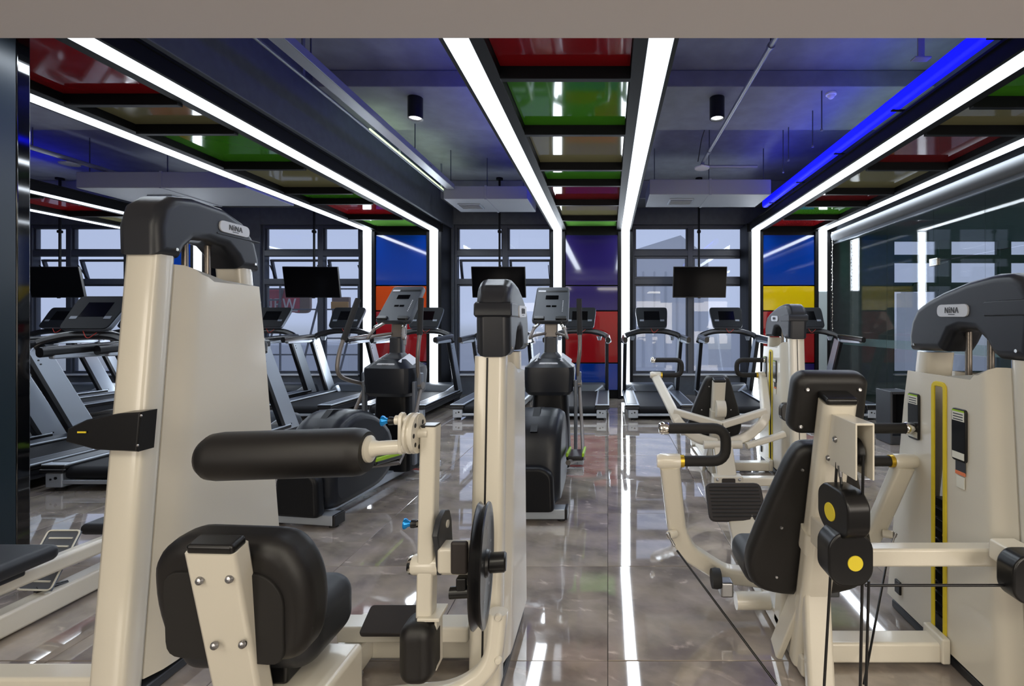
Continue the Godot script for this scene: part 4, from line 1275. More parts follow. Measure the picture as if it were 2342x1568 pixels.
func pulley_block(t: Node3D, c: Vector3, s: Vector3, yaw: float, disc := Vector2.ZERO) -> void:
	var x := at(c, V(0, yaw, 0))
	var o := fil2([Vector2(-s.x / 2, -s.y * 0.28), Vector2(-s.x * 0.28, -s.y / 2), Vector2(s.x * 0.28, -s.y / 2), Vector2(s.x / 2, -s.y * 0.28), Vector2(s.x / 2, s.y * 0.28), Vector2(s.x * 0.28, s.y / 2), Vector2(-s.x * 0.28, s.y / 2), Vector2(-s.x / 2, s.y * 0.28)], 0.02)
	var b := put(mb(x).prism(o, s.z, 0.008, 2), "pulley_cover", M.black_plastic, t)
	put(mb(x * at(V(disc.x, disc.y, s.z / 2), V(90, 0, 0))).lathe([Vector2(0, 0.0025), Vector2(s.x * 0.165, 0.0025), Vector2(s.x * 0.17, 0.0)], 24), "cover_disc", M.yellow, b)

func side_tray(t: Node3D, x: float, s: int, y: float, z: float) -> void:
	# phone and label holders screwed to a tower side
	var tr := Transform3D(Basis.from_euler(V(0, s * PI / 2, 0)), V(x + s * 0.004, y, z))
	var h := put(mb(tr).prism(fil2([Vector2(-0.037, -0.1), Vector2(0.037, -0.1), Vector2(0.037, 0.1), Vector2(-0.037, 0.1)], 0.014), 0.012, 0.003, 1), "instruction_holder", M.black_plastic, t)
	put(mb(tr * at(V(0, 0.072, 0.0065))).box(Vector3.ZERO, V(0.062, 0.036, 0.001)), "label_card", M.paper, h)
	put(mb(tr * at(V(0, -0.078, 0.0065))).box(Vector3.ZERO, V(0.062, 0.026, 0.001)), "label_card", M.paper, h)
	put(mb(tr * at(V(0, 0.092, 0.007))).box(Vector3.ZERO, V(0.062, 0.006, 0.001)), "label_edge", M.lime_plastic, h)
	for k in 3: put(mb(tr * at(V(0, 0.08 - k * 0.01, 0.0073))).box(Vector3.ZERO, V(0.05, 0.004, 0.0006)), "print_line", M.ink, h)
	return

func handle_u(t: Node3D, s: int, jx: float, jy: float, z: float) -> void:
	# lower leg leaves the arm joint, loops inwards and returns above it
	var p := fil([V(s * (jx - 0.05), jy, z), V(s * (jx - 0.245), jy, z), V(s * (jx - 0.245), jy + 0.143, z), V(s * (jx + 0.01), jy + 0.143, z)], 0.06, 6)
	put(mb().tube(p, 0.023, 14), "hand_grip", M.foam, t)
	put(mb(along(V(s * (jx + 0.005), jy + 0.143, z), V(s * (jx + 0.05), jy + 0.143, z))).lathe([Vector2(0.024, 0), Vector2(0.027, 0.006), Vector2(0.027, 0.032), Vector2(0.02, 0.042), Vector2(0, 0.044)], 16), "grip_end", M.chrome, t)
	put(mb(along(V(s * (jx - 0.062), jy, z), V(s * (jx - 0.04), jy, z))).lathe([Vector2(0.023, 0), Vector2(0.027, 0.0), Vector2(0.027, 0.022), Vector2(0.023, 0.022)], 16), "grip_ring", M.gold, t)
	put(mb(along(V(s * (jx - 0.045), jy, z), V(s * (jx + 0.055), jy, z))).lathe([Vector2(0, 0), Vector2(0.03, 0), Vector2(0.032, 0.01), Vector2(0.032, 0.085), Vector2(0.026, 0.1), Vector2(0, 0.1)], 18), "arm_joint", M.cream, t)

func back_pad(t: Node3D, top: float, zoff: float, scale := 1.0) -> void:
	var a := atan(0.25)
	var o := fil2([Vector2(-0.09, top), Vector2(-0.125, top - 0.07), Vector2(-0.2, 0.64), Vector2(-0.25, 0.46), Vector2(-0.22, 0.34), Vector2(-0.1, 0.30), Vector2(0.1, 0.30), Vector2(0.22, 0.34), Vector2(0.25, 0.46), Vector2(0.2, 0.64), Vector2(0.125, top - 0.07), Vector2(0.09, top)], 0.06)
	var x := Transform3D(Basis.from_euler(V(a, 0, 0)), V(0, 0.0, zoff))
	put(mb(x).prism(o, 0.085, 0.032, 3), "back_pad", M.leather, t)
	for q in [[-0.075, top - 0.09], [-0.13, 0.62], [-0.13, 0.4], [0.13, 0.62], [0.13, 0.4]]:
		bolt_head(t, x * V(q[0], q[1], 0.042), V(0, 0, 1), 0.007)

func chest_press(where: Vector3, far_one: bool, label: String) -> void:
	var t := thing("chest_press", label, "weight machine", where, 0.0, "chest press machines")
	var cr: Material = M.cream
	var txf := 0.564 if not far_one else 0.538
	weight_tower(t, txf + 0.095, 0.062, 0.095, Vector2(0.60, 0.53), Vector2(-0.22, -0.06), 1.2, -1, 0.15)
	low_cap(t, txf + 0.095, 0.23, -1)
	side_tray(t, txf, -1, 0.93, 0.265)
	side_tray(t, txf, -1, 0.95, -0.005)
	put(mb(at(V(txf - 0.004, 0.815, 0.27))).box(Vector3.ZERO, V(0.004, 0.05, 0.05), 0.001), "warning_label", M.ink, t)
	put(mb(at(V(txf - 0.005, 0.786, 0.27))).box(Vector3.ZERO, V(0.004, 0.014, 0.05), 0.001), "warning_edge", M.orange_print, t)
	put(mb(at(V(txf - 0.004, 0.752, 0.27))).box(Vector3.ZERO, V(0.003, 0.045, 0.04), 0.0005), "serial_label", M.paper, t)
	put(mb(at(V(txf - 0.004, 0.14, -0.12), V(0, 0, 0))).box(Vector3.ZERO, V(0.012, 0.06, 0.04), 0.004), "tower_shoe", M.black_plastic, t)
	# upright behind the backrest, leaning to the camera at its top
	var top := 1.09 if not far_one else 0.86
	var zu := func(y: float): return 0.1875 + 0.25 * y
	put(mb().sweep([V(0, 0.03, zu.call(0.03)), V(0, top, zu.call(top))], MB.rrect(0.115, 0.085, 0.03, 3), V(0, 0, 1)), "upright", cr, t)
	put(mb(along(V(0, top, zu.call(top)), V(0, top + 0.1, zu.call(top + 0.1)))).box(V(0, 0.012, 0), V(0.108, 0.024, 0.078), 0.01, 2), "upright_plug", M.black_plastic, t)
	put(mb().sweep([V(0, 0.52, zu.call(0.52)), V(0, 0.60, zu.call(0.60))], MB.rrect(0.132, 0.104, 0.035, 3), V(0, 0, 1)), "clamp_collar", cr, t)
	# gusset legs
	for s in [-1, 1]:
		put(mb().sweep([V(s * 0.03, 0.34, 0.24), V(s * 0.085, 0.02, 0.12)], MB.rrect(0.03, 0.09, 0.008, 1), V(0, 0, 1)), "gusset_leg", cr, t)
	put(mb().sweep([V(0, 0.36, 0.29), V(0, 0.02, 0.33)], MB.rrect(0.1, 0.05, 0.015, 2), V(0, 0, 1)), "rear_leg", cr, t)
	put(mb().box(V(0, 0.05, -0.25), V(0.09, 0.08, 1.05), 0.012, 2), "base_spine", cr, t)
	put(mb().box(V(txf / 2, 0.055, 0.16), V(txf, 0.08, 0.09), 0.012, 2), "base_bar", cr, t)
	put(mb().box(V(txf - 0.02, 0.07, 0.16), V(0.035, 0.1, 0.12), 0.008), "base_bracket", cr, t)
	for z in [-0.7, -0.2, 0.22]:
		put(mb(at(V(0, 0, z))).lathe([Vector2(0, 0), Vector2(0.03, 0), Vector2(0.03, 0.016), Vector2(0, 0.016)], 12), "rubber_foot", M.rubber, t)
	# seat and back
	put(mb().box(V(0, 0.365, 0.06), V(0.46, 0.12, 0.27), 0.05, 3), "seat_pad", M.leather, t)
	put(mb().sweep([V(0, 0.05, 0.0), V(0, 0.31, 0.04)], MB.rrect(0.09, 0.09, 0.02, 2), V(0, 0, 1)), "seat_post", cr, t)
	back_pad(t, 0.95 if not far_one else 0.93, 0.105)
	# foot plate on its post
	put(mb(at(V(-0.036, 0.316, -0.70), V(-38, 0, 0))).prism(fil2([Vector2(-0.165, -0.11), Vector2(0.165, -0.11), Vector2(0.165, 0.11), Vector2(-0.165, 0.11)], 0.04), 0.03, 0.008, 2), "foot_plate", M.tread, t)
	for k in 9:
		put(mb(at(V(-0.036, 0.316, -0.70), V(-38, 0, 0)) * at(V(0, -0.085 + k * 0.021, 0.0155))).box(Vector3.ZERO, V(0.29, 0.006, 0.004), 0.001), "tread_rib", M.rubber, t)
	put(mb().sweep([V(0.0, 0.07, -0.52), V(-0.02, 0.27, -0.69)], MB.rrect(0.15, 0.06, 0.012, 2), V(0, 0, 1)), "plate_post", cr, t)
	if not far_one:
		put(mb(at(V(0, 1.075, 0.375), V(14, 0, 0))).prism(fil2([Vector2(-0.135, -0.09), Vector2(-0.105, -0.115), Vector2(0.105, -0.115), Vector2(0.135, -0.09), Vector2(0.13, 0.09), Vector2(0.1, 0.115), Vector2(-0.1, 0.115), Vector2(-0.13, 0.09)], 0.035), 0.085, 0.035, 3), "head_pad", M.leather, t)
		for q in [V(-0.09, 1.125, 0.433), V(0.09, 1.125, 0.433), V(-0.1, 0.99, 0.40)]: bolt_head(t, q, V(0, 0.25, 1), 0.008)
		# square tube bracket at the top, open towards the camera
		var tr := at(V(-0.005, 0.985, 0.545), V(0, 0, 0))
		var br := put(mb(tr).box(V(-0.026, -0.02, 0), V(0.006, 0.17, 0.2), 0.002).box(V(0.026, -0.02, 0), V(0.006, 0.17, 0.2), 0.002).box(V(0, 0.064, 0), V(0.058, 0.008, 0.2), 0.003), "top_bracket", cr, t)
		bolt_head(br, V(-0.034, 0.975, 0.52), V(-1, 0, 0), 0.011)
		bolt_head(br, V(-0.034, 0.9, 0.47), V(-1, 0, 0), 0.01)
		put(mb(at(V(-0.005, 0.95, 0.58), V(0, 0, 90))).lathe([Vector2(0, -0.012), Vector2(0.045, -0.012), Vector2(0.038, 0), Vector2(0.045, 0.012), Vector2(0, 0.012)], 24), "pulley_wheel", M.black_plastic, t)
		pulley_block(t, V(-0.035, 0.765, 0.57), V(0.17, 0.15, 0.075), -84.0, Vector2(-0.01, -0.01))
		pulley_block(t, V(-0.035, 0.63, 0.58), V(0.14, 0.165, 0.085), 0.0, Vector2(0.012, -0.01))
		put(mb().box(V(-0.03, 0.62, 0.46), V(0.05, 0.1, 0.18), 0.006), "pulley_arm", cr, t)
		put(mb().box(V(txf / 2 + 0.02, 0.555, 0.43), V(txf + 0.04, 0.062, 0.06), 0.01, 2), "cross_beam", cr, t)
		pulley_block(t, V(txf - 0.035, 0.565, 0.585), V(0.13, 0.15, 0.07), 0.0, Vector2(0.0, 0.0))
		put(mb().box(V(txf - 0.02, 0.6, 0.52), V(0.09, 0.07, 0.09), 0.01), "tower_bracket", cr, t)
		for q in [[V(-0.03, 0.9, 0.52), V(-0.095, 0.02, 0.55)], [V(-0.03, 0.88, 0.54), V(-0.03, 0.8, 0.56)], [V(0.0, 0.95, 0.625), V(0.0, 0.8, 0.62)], [V(0.005, 0.56, 0.61), V(0.0, 0.02, 0.6)], [V(0.025, 0.56, 0.61), V(0.017, 0.02, 0.6)], [V(0.03, 0.53, 0.58), V(txf - 0.06, 0.53, 0.58)]]:
			put(mb().tube(q, 0.0045, 8), "cable", M.black_plastic, t)
		put(mb(along(V(-0.03, 0.895, 0.54), V(-0.03, 0.86, 0.545))).lathe([Vector2(0, 0), Vector2(0.008, 0), Vector2(0.006, 0.035), Vector2(0, 0.035)], 10), "cable_end", M.steel, t)
		for s in [-1, 1]:
			var p := fil([V(s * 0.51, 0.735, 0), V(s * 0.46, 0.40, -0.13), V(s * 0.41, 0.29, -0.16), V(s * 0.23, 0.16, -0.2), V(s * 0.05, 0.14, -0.2)], 0.045)
			put(mb().sweep(p, MB.rrect(0.086, 0.06, 0.02, 2), V(0, 0, 1)), "press_arm", cr, t)
			handle_u(t, s, 0.51, 0.755, 0.0)
			put(mb(along(V(s * 0.20, 0.10, -0.08), V(s * 0.04, 0.10, -0.08))).lathe([Vector2(0, 0), Vector2(0.038, 0), Vector2(0.038, 0.15), Vector2(0, 0.15)], 16), "arm_hub", cr, t)
			put(mb(at(V(s * 0.285, 0.19, -0.10), V(0, 0, 90))).lathe([Vector2(0, -0.02), Vector2(0.042, -0.02), Vector2(0.045, 0.0), Vector2(0.042, 0.02), Vector2(0, 0.02)], 18), "stop_bumper", M.rubber, t)
			put(mb().box(V(s * 0.24, 0.15, -0.10), V(0.06, 0.07, 0.06), 0.01), "bumper_mount", M.steel, t)
			put(mb(along(V(s * 0.475, 0.40, -0.09), V(s * 0.51, 0.405, -0.06))).lathe([Vector2(0, 0), Vector2(0.02, 0), Vector2(0.018, 0.04), Vector2(0, 0.04)], 10), "cable_lug", cr, t)
			put(mb(along(V(s * 0.51, 0.41, -0.06), V(s * 0.47, 0.34, -0.04))).lathe([Vector2(0, -0.008), Vector2(0.009, -0.005), Vector2(0.009, 0.01), Vector2(0.0055, 0.018), Vector2(0.006, 0.055), Vector2(0, 0.06)], 12), "rod_end", M.steel, t)
			put(mb().tube([V(s * 0.472, 0.345, -0.042), V(s * 0.16, 0.03, 0.33)], 0.0045, 8), "cable", M.black_plastic, t)
	else:
		for s in [-1, 1]:
			var p := fil([V(s * 0.508, 0.85, 0.0), V(s * 0.40, 0.60, 0.42), V(s * 0.37, 0.52, 0.46), V(s * 0.22, 0.38, 0.46), V(s * 0.04, 0.345, 0.5)], 0.09)
			put(mb().sweep(p, MB.rrect(0.085, 0.06, 0.02, 2), V(0, 0, 1)), "press_arm", cr, t)
			handle_u(t, s, 0.508, 0.87, 0.0)
			put(mb().sweep([V(s * 0.395, 0.60, 0.42), V(0, 0.50, 0.5)], MB.rrect(0.06, 0.075, 0.015, 2), V(0, 0, 1)), "link_bar", cr, t)
		put(mb(along(V(-0.16, 0.34, 0.53), V(0.16, 0.34, 0.53))).lathe([Vector2(0, 0), Vector2(0.034, 0), Vector2(0.034, 0.32), Vector2(0, 0.32)], 18), "arm_hub", cr, t)
		put(mb().sweep([V(0, 0.33, 0.53), V(0.02, 0.1, 0.58)], MB.rrect(0.16, 0.06, 0.012, 2), V(0, 0, 1)), "hub_post", cr, t)
		put(mb().box(V(0.02, 0.06, 0.6), V(0.24, 0.1, 0.1), 0.012, 2), "hub_base", cr, t)
		put(mb(at(V(0.02, 0.065, 0.652))).prism(fil2([Vector2(-0.055, -0.03), Vector2(0.055, -0.03), Vector2(0.055, 0.03), Vector2(-0.055, 0.03)], 0.012), 0.006, 0.001, 1), "base_plug", M.tread, t)
		for s in [-1, 1]: bolt_head(t, V(0.02 + s * 0.09, 0.085, 0.65), V(0, 0, 1), 0.013)
		put(mb().box(V(0.3, 0.06, 0.6), V(0.42, 0.07, 0.07), 0.012, 2), "base_bar", cr, t)
		put(mb(at(V(0.01, 0.62, 0.40), V(0, 0, 90))).lathe([Vector2(0, -0.04), Vector2(0.075, -0.04), Vector2(0.075, 0.04), Vector2(0, 0.04)], 20), "arm_pivot", cr, t)
		pulley_block(t, V(txf + 0.0, 0.62, 0.54), V(0.12, 0.15, 0.07), 0.0, Vector2.ZERO)
		put(mb().sweep(fil([V(0.2, 0.33, 0.53), V(0.4, 0.38, 0.5), V(txf, 0.42, 0.48)], 0.1), MB.rrect(0.05, 0.06, 0.015, 2), V(0, 0, 1)), "drive_arm", cr, t)

func leg_machine() -> void:
	var t := thing("leg_curl_machine", "cream leg machine with black roller, round cam pulley and slim weight tower", "weight machine", V(-0.9, 0, -1.6))
	var cr: Material = M.cream
	var tw := Node3D.new()
	tw.name = "weight_tower"
	t.add_child(tw)
	tw.position = V(0.9, 0, 1.6)
	weight_tower(tw, -0.45, 0.058, 0.07, Vector2(-1.72, -1.80), Vector2(-2.24, -2.18), 1.2, 0, 0.0)
	low_cap(tw, -0.432, -2.0, 1, 0.66, 0.132)
	# back pad with its support
	var pc := at(P(557, 1348, 1.40), V(6, -4, 0))
	var pad := wput(mb(pc).prism(fil2([Vector2(-0.20, -0.17), Vector2(0.2, -0.19), Vector2(0.24, -0.05), Vector2(0.235, 0.08), Vector2(0.17, 0.185), Vector2(-0.15, 0.185), Vector2(-0.225, 0.12), Vector2(-0.235, -0.02)], 0.07), 0.13, 0.05, 4), "back_pad", M.leather, t)
	put(mb(pc * at(V(0.0, -0.02, 0.066))).prism(fil2([Vector2(-0.19, -0.145), Vector2(0.165, -0.155), Vector2(0.18, 0.06), Vector2(0.13, 0.12), Vector2(-0.17, 0.115)], 0.05), 0.012, 0.004, 1), "pad_back_panel", M.foam, pad)
	wput(mb().box(V(-1.09, 0.40, -1.55), V(0.42, 0.2, 0.28), 0.07, 4), "seat_pad", M.leather_blue, t)
	wput(mb().box(V(-1.07, 0.29, -1.56), V(0.2, 0.06, 0.24), 0.01), "seat_bracket", M.black_plastic, t)
	var a := V(-1.045, 0.755, -1.275)
	var b := V(-1.06, 0.1, -1.43)
	var up := wput(mb().sweep([a, b], MB.rrect(0.135, 0.06, 0.012, 2), V(0, 0, 1)), "pad_upright", cr, t)
	wput(mb(along(b, a)).box(V(0, (a - b).length() + 0.008, 0), V(0.125, 0.03, 0.052), 0.01, 2), "upright_plug", M.black_plastic, t)
	for q in [[458, 1327, 1.262], [526, 1323, 1.262], [492, 1475, 1.30], [556, 1472, 1.30]]:
		var bh := P(q[0], q[1], q[2])
		put(mb(along(bh, bh + V(0, 0.23, 1))).lathe([Vector2(0.011, 0.0), Vector2(0.011, 0.004), Vector2(0.007, 0.009), Vector2(0, 0.010)], 14), "bolt", M.steel, up)
	wput(mb().sweep([V(-1.12, 0.34, -1.45), V(-1.14, 0.25, -1.43)], MB.rrect(0.05, 0.03, 0.01, 2)), "adjust_lever", M.black_plastic, t)
	wput(mb().box(V(-0.98, 0.16, -1.52), V(0.28, 0.2, 0.25), 0.02, 2), "seat_base", cr, t)
	# roller across the front
	var r0 := P(468, 1044, 1.60)
	var r1 := P(842, 1032, 1.60)
	wput(mb(along(r0, r1)).lathe([Vector2(0, 0.0), Vector2(0.035, 0.001), Vector2(0.062, 0.01), Vector2(0.076, 0.03), Vector2(0.08, 0.06), Vector2(0.08, (r1 - r0).length() - 0.05), Vector2(0.077, (r1 - r0).length() - 0.02), Vector2(0.066, (r1 - r0).length()), Vector2(0, (r1 - r0).length() + 0.004)], 32), "roller_pad", M.leather, t)
	var ax := P(845, 1026, 1.60)
	wput(mb(along(ax, P(960, 1018, 1.6))).lathe([Vector2(0, -0.006), Vector2(0.045, -0.006), Vector2(0.045, 0.004), Vector2(0.03, 0.012), Vector2(0.024, 0.03), Vector2(0.023, 0.16), Vector2(0, 0.16)], 22), "roller_shaft", cr, t)
	var dc := P(945, 990, 1.6)
	wput(mb(along(dc - V(0.012, 0, 0), dc + V(0.02, 0, 0))).lathe([Vector2(0, 0), Vector2(0.066, 0), Vector2(0.068, 0.004), Vector2(0.068, 0.009), Vector2(0.06, 0.012), Vector2(0.06, 0.018), Vector2(0.068, 0.02), Vector2(0.066, 0.032), Vector2(0, 0.032)], 36), "index_disc", cr, t)
	for k in 8:
		var an := TAU * k / 8
		var hp := dc + V(0.0205, 0.045 * sin(an), 0.045 * cos(an))
		wput(mb(along(hp - V(0.001, 0, 0), hp)).lathe([Vector2(0, 0.001), Vector2(0.008, 0.001), Vector2(0.008, 0)], 12), "index_hole", M.rubber, t)
	wput(mb(at(P(920, 990, 1.6), V(0, 90, 0))).prism(fil2([Vector2(-0.024, -0.07), Vector2(0.024, -0.07), Vector2(0.022, 0.07), Vector2(-0.022, 0.07)], 0.022), 0.014, 0.003, 1), "link_plate", cr, t)
	for q in [[960, 0.0], [990, 0.02]]:
		wput(mb(along(P(905 if q[0] < 970 else 925, q[0], 1.6), P(958, q[0], 1.6))).lathe([Vector2(0, 0), Vector2(0.016, 0), Vector2(0.016, 0.08), Vector2(0, 0.08)], 14), "spacer_tube", cr, t)
	for q in [[904, 962], [955, 1197]]:
		var kx := P(q[0], q[1], 1.6)
		wput(mb(along(kx, kx - V(0.1, 0, 0))).lathe([Vector2(0.012, 0), Vector2(0.014, 0.012), Vector2(0.014, 0.02), Vector2(0, 0.02)], 14), "knob_collar", M.black_plastic, t)
		wput(mb(along(kx - V(0.018, 0, 0), kx - V(0.1, 0, 0))).lathe([Vector2(0.0, 0), Vector2(0.009, 0), Vector2(0.01, 0.012), Vector2(0.017, 0.02), Vector2(0.018, 0.026), Vector2(0, 0.028)], 18), "pull_knob", M.blue_knob, t)
	# lever arm
	wput(mb().sweep([P(985, 972, 1.62), P(975, 1405, 1.62)], MB.rrect(0.055, 0.06, 0.01, 2), V(0, 0, 1)), "lever_arm", cr, t)
	wput(mb().box(P(985, 971, 1.62), V(0.05, 0.006, 0.054), 0.002), "arm_plug", M.black_plastic, t)
	wput(mb().box(P(968, 977, 1.588), V(0.012, 0.003, 0.002)), "arm_slot", M.black_plastic, t)
	wput(mb(along(P(958, 1197, 1.62), P(1010, 1197, 1.62))).lathe([Vector2(0, -0.01), Vector2(0.013, -0.01), Vector2(0.013, 0.1), Vector2(0, 0.1)], 14), "pin_sleeve", cr, t)
	var hub := P(945, 1290, 1.62)
	wput(mb(along(hub, hub + V(0.1, 0, 0))).lathe([Vector2(0, 0), Vector2(0.031, 0), Vector2(0.034, 0.008), Vector2(0.034, 0.085), Vector2(0, 0.085)], 24), "lever_hub", cr, t)
	wput(mb(along(hub - V(0.012, 0, 0), hub)).lathe([Vector2(0, 0), Vector2(0.028, 0.0), Vector2(0.031, 0.004), Vector2(0.031, 0.02), Vector2(0, 0.02)], 20), "hub_cap", M.chrome, t)
	var crx := Transform3D(Basis(V(0, 0, 1), V(0, 1, 0), V(-1, 0, 0)), V(-0.556, 0.57, -1.62))
	wput(mb(crx).prism([Vector2(-0.03, -0.04), Vector2(0.05, -0.045), Vector2(0.06, 0.02), Vector2(0.09, 0.1), Vector2(0.06, 0.145), Vector2(0.01, 0.155), Vector2(-0.03, 0.14), Vector2(-0.05, 0.1), Vector2(-0.06, 0.02)], 0.02, 0.004, 1), "range_plate", M.dark_plastic, t)
	for q in [V(-0.568, 0.69, -1.60), V(-0.568, 0.65, -1.59)]:
		wput(mb(along(q, q - V(0.004, 0, 0))).lathe([Vector2(0, 0.001), Vector2(0.007, 0.001), Vector2(0.007, 0)], 10), "range_hole", M.plate, t)
	wput(mb(along(P(1000, 1290, 1.60), P(1090, 1290, 1.60))).lathe([Vector2(0, 0), Vector2(0.032, 0), Vector2(0.032, 0.14), Vector2(0, 0.14)], 22), "cam_shaft", cr, t)
	wput(mb().box(P(1042, 1272, 1.58), V(0.1, 0.085, 0.075), 0.012, 2), "shaft_housing", cr, t)
	wput(mb().box(P(1051, 1274, 1.535), V(0.055, 0.105, 0.02), 0.009, 3), "housing_pad", M.tread, t)
	wput(mb(along(P(1030, 1355, 1.56), P(1090, 1352, 1.56))).lathe([Vector2(0, 0), Vector2(0.019, 0), Vector2(0.019, 0.085), Vector2(0, 0.085)], 16), "lock_handle", M.black_plastic, t)
	wput(mb().box(P(1057, 1335, 1.56), V(0.035, 0.05, 0.03), 0.006), "lock_block", M.black_plastic, t)
	# round cam pulley
	var cc := V(-0.402, 0.587, -1.525)
	wput(mb(along(cc - V(0.018, 0, 0), cc + V(0.082, 0, -0.013))).lathe([Vector2(0, 0), Vector2(0.15, 0.0), Vector2(0.183, 0.0), Vector2(0.186, 0.004), Vector2(0.172, 0.018), Vector2(0.186, 0.032), Vector2(0.183, 0.036), Vector2(0.16, 0.036), Vector2(0.15, 0.032), Vector2(0, 0.032)], 56), "cam_pulley", M.black_plastic, t)
	wput(mb(along(cc, cc + V(0.1, 0, -0.013))).lathe([Vector2(0.045, 0.01), Vector2(0.04, 0.022), Vector2(0.031, 0.026), Vector2(0.031, 0.07), Vector2(0.026, 0.076), Vector2(0, 0.076)], 24), "cam_hub", M.black_plastic, t)
	for k in 5:
		var an := TAU * k / 5 + 0.4
		var q := cc + V(0.0145 + 0.0143 * cos(an), 0.11 * sin(an), 0.11 * cos(an))
		wput(mb(along(q, q + V(0.003, 0, 0))).lathe([Vector2(0, 0.001), Vector2(0.005, 0.001), Vector2(0.005, 0)], 8), "cam_bolt", M.steel, t)
	# lower shin pad, foot rest and base
	wput(mb().box(P(962, 1478, 1.60), V(0.115, 0.2, 0.13), 0.045, 4), "shin_pad", M.leather, t)
	wput(mb().box(P(990, 1400, 1.62), V(0.075, 0.012, 0.09), 0.003).box(P(1003, 1462, 1.62), V(0.008, 0.17, 0.06), 0.002), "pad_bracket", cr, t)
	wput(mb(at(P(897, 1418, 1.78), V(-62, 0, 0))).prism(fil2([Vector2(-0.1, -0.055), Vector2(0.1, -0.055), Vector2(0.1, 0.055), Vector2(-0.1, 0.055)], 0.015), 0.022, 0.005, 1), "foot_rest", M.tread, t)
	wput(mb().box(P(930, 1436, 1.84), V(0.5, 0.06, 0.09), 0.01, 2), "rest_beam", cr, t)
	wput(mb().box(V(-0.73, 0.075, -1.93), V(0.56, 0.1, 0.09), 0.012, 2), "base_bar", cr, t)
	wput(mb().sweep([V(-0.98, 0.09, -2.0), V(-1.0, 0.05, -1.3)], MB.rrect(0.11, 0.1, 0.012, 2)), "base_leg", cr, t)
	bolt_head(t, P(822, 1540, 1.72) - t.position, V(0.4, 0, 1), 0.014)
	wput(mb().sweep(fil([V(-0.385, 0.34, -1.68), V(-0.40, 0.16, -1.665), V(-0.52, 0.075, -1.655), V(-0.8, 0.06, -1.64), V(-1.1, 0.055, -1.6)], 0.13, 6), MB.rrect(0.065, 0.065, 0.024, 3), V(0, 0, 1)), "base_tube", cr, t)
	for q in [[1140, 1410, 1.64], [1140, 1508, 1.64]]: bolt_head(t, P(q[0], q[1], q[2]) - t.position, V(0, 0, 1), 0.014, M.cream)

func tall_machine() -> void:
	var t := thing("tall_weight_tower", "tall cream weight tower with grey arched cap and black side tray", "weight machine", V(-1.745, 0, -2.05))
	var tw := Node3D.new()
	tw.name = "weight_tower"
	t.add_child(tw)
	tw.position = -t.position
	weight_tower(tw, -1.745, 0.062, 0.088, Vector2(-1.645, -1.775), Vector2(-2.44, -2.27), 1.585, 0, 0.0, false)
	var tr := Transform3D(Basis(V(0, 0, 1), V(0, 1, 0), V(-1, 0, 0)), V(-1.745, 0, 0))
	var o := [Vector2(-1.765, 1.61), Vector2(-1.762, 1.72), Vector2(-1.785, 1.80), Vector2(-1.84, 1.845), Vector2(-1.93, 1.862), Vector2(-2.08, 1.857), Vector2(-2.19, 1.82), Vector2(-2.265, 1.74), Vector2(-2.29, 1.66), Vector2(-2.295, 1.605), Vector2(-2.17, 1.605), Vector2(-2.14, 1.65), Vector2(-2.09, 1.69), Vector2(-2.0, 1.70), Vector2(-1.93, 1.69), Vector2(-1.89, 1.65), Vector2(-1.87, 1.61)]
	var c := put(mb(tr).prism(o, 0.16, 0.036, 4), "tower_cap", M.cap_grey, tw)
	name_plate(c, Transform3D(Basis.from_euler(V(0, PI / 2, 0)), V(-1.745 + 0.082, 1.775, -2.125)), 0.17, 0.05)
	put(mb(tr).prism([Vector2(-2.03, 1.738), Vector2(-2.28, 1.738), Vector2(-2.28, 1.745), Vector2(-2.03, 1.745)], 0.166, 0.002, 1), "cap_groove", M.cap_grey, c)
	for q in [[-1.84, 1.64], [-2.25, 1.635]]:
		put(mb(at(V(-1.745 + 0.081, q[1], q[0]), V(0, 0, 90))).lathe([Vector2(0, -0.003), Vector2(0.006, -0.003), Vector2(0.006, 0.003), Vector2(0, 0.003)], 10), "screw", M.chrome, c)
	# tray on the near post
	var tray := []
	for q in [[330, 940], [276, 944], [205, 958], [163, 978], [158, 1008], [226, 1026], [322, 1031]]:
		var p := P(q[0], q[1], 1.68)
		tray.append(Vector2(p.x, p.y))
	var ty := wput(mb(at(V(0, 0, -1.70))).prism(tray, 0.07, 0.006, 1), "side_tray", M.black_plastic, t)
	put(mb(at(P(187, 988, 1.66))).box(Vector3.ZERO, V(0.03, 0.006, 0.002)), "tray_mark", M.trim_yellow, ty)
	for q in [[325, 950], [317, 1018]]:
		var bh := P(q[0] - 2, q[1], 1.664)
		put(mb(along(bh, bh + V(0, 0, 1))).lathe([Vector2(0.005, 0.0), Vector2(0.005, 0.002), Vector2(0, 0.004)], 8), "screw", M.steel, ty)
	wput(mb().box(V(-2.16, 0.05, -1.735), V(0.8, 0.085, 0.085), 0.012, 2), "base_bar", M.cream, t)

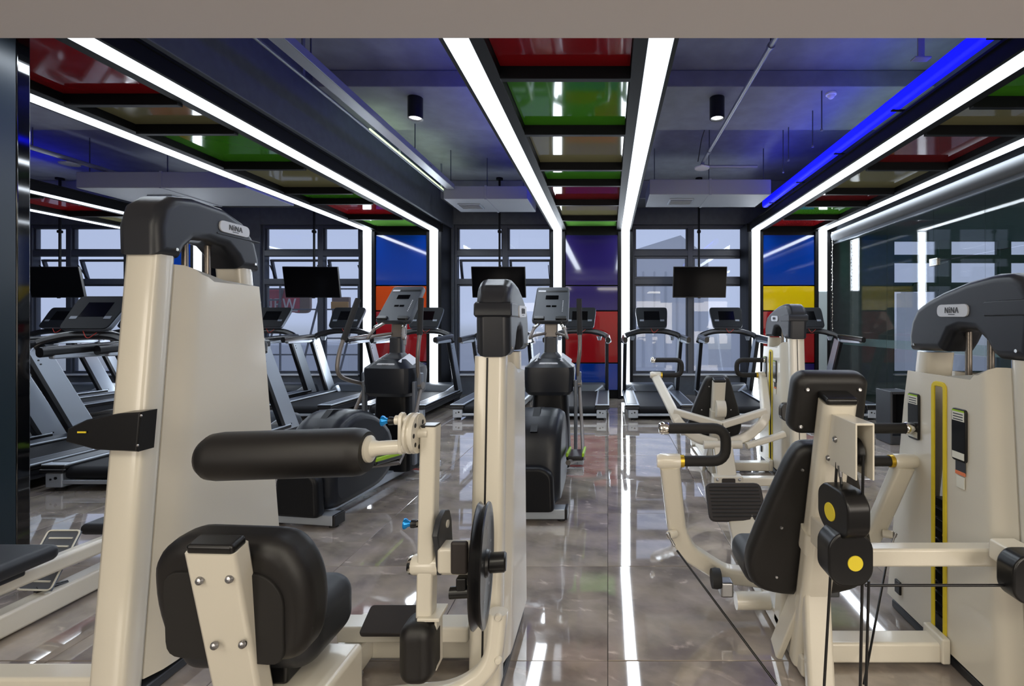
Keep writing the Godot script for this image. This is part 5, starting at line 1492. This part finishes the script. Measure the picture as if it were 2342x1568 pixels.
func abdominal_machine() -> void:
	var t := thing("low_bench_machine", "low cream bench machine with dark cushions and an outlined foot plate", "weight machine", V(-2.6, 0, -2.3))
	wput(mb().sweep([V(-2.6, 0.24, -1.86), V(-2.6, 0.225, -2.35), V(-2.62, 0.2, -2.75)], MB.rrect(0.07, 0.075, 0.02, 2)), "upper_rail", M.cream, t)
	wput(mb().box(V(-2.62, 0.06, -2.42), V(0.09, 0.1, 1.1), 0.015, 2), "lower_rail", M.cream, t)
	wput(mb().sweep([V(-2.61, 0.07, -2.66), V(-2.61, 0.21, -2.62)], MB.rrect(0.07, 0.07, 0.01, 2), V(0, 0, 1)), "rail_post", M.cream, t)
	wput(mb().box(V(-2.62, 0.33, -2.0), V(0.3, 0.07, 0.32), 0.03, 3), "seat_cushion", M.leather_blue, t)
	wput(mb().box(V(-2.61, 0.275, -2.0), V(0.1, 0.06, 0.2), 0.01), "cushion_mount", M.black_plastic, t)
	wput(mb().box(V(-2.66, 0.27, -2.62), V(0.24, 0.06, 0.24), 0.025, 3), "knee_cushion", M.leather_blue, t)
	# foot plate with a pale outline and bars
	var q := [P(113, 1213, 2.42), P(186, 1213, 2.42), P(116, 1350, 2.2), P(38, 1348, 2.2)]
	var nn: Vector3 = ((q[1] - q[0]).cross(q[3] - q[0])).normalized()
	if nn.z < 0: nn = -nn
	var pl := wput(mb().loft([[q[0], q[1], q[2], q[3]], [q[0] - nn * 0.008, q[1] - nn * 0.008, q[2] - nn * 0.008, q[3] - nn * 0.008]], true, true), "foot_plate", M.silver_dark, t)
	var rim := []
	for k in 5: rim.append(q[k % 4] + nn * 0.004)
	put(mb().sweep([rim[0].lerp(rim[1], 0.5)] + fil([rim[0].lerp(rim[1], 0.5), rim[1], rim[2], rim[3], rim[0], rim[0].lerp(rim[1], 0.5)], 0.02, 4).slice(1), MB.rrect(0.008, 0.006, 0.002, 1), nn, false), "plate_rim", M.paper, pl)
	for k in 6:
		var f := 0.14 + k * 0.145
		var l: Vector3 = q[0].lerp(q[3], f) + nn * 0.003
		var r: Vector3 = q[1].lerp(q[2], f) + nn * 0.003
		put(mb().sweep([l.lerp(r, 0.14), l.lerp(r, 0.86)], MB.rrect(0.008, 0.005, 0.001, 1), nn), "plate_bar", M.paper, pl)
	wput(mb().tube([V(-2.61, 0.1, -2.3), (q[2] + q[3]) / 2 - nn * 0.01], 0.018, 8), "plate_stem", M.black_plastic, t)

func gym() -> void:
	cardio()
	chest_press(V(0.78, 0, -2.08), false, "cream chest press with head pad, seen from behind, yellow dotted pulley covers")
	chest_press(V(0.966, 0, -4.54), true, "cream chest press with raised arms near the treadmills")
	leg_machine()
	tall_machine()
	abdominal_machine()
	var b := thing("step_bin", "black open plastic stand beside the yellow slotted weight tower", "stand", V(3.3, 0, -5.5))
	put(mb().box(V(-0.11, 0.3, 0), V(0.03, 0.6, 0.3), 0.01).box(V(0.11, 0.3, 0), V(0.03, 0.6, 0.3), 0.01).box(V(0, 0.05, 0), V(0.22, 0.1, 0.3), 0.01), "stand_shell", M.dark_plastic, b)
	put(mb().box(V(0, 0.3, -0.13), V(0.2, 0.58, 0.03), 0.005), "back_panel", M.shell_dark, b)
	put(mb().box(V(0, 0.58, 0), V(0.2, 0.03, 0.28), 0.005), "top_shelf", M.dark_plastic, b)
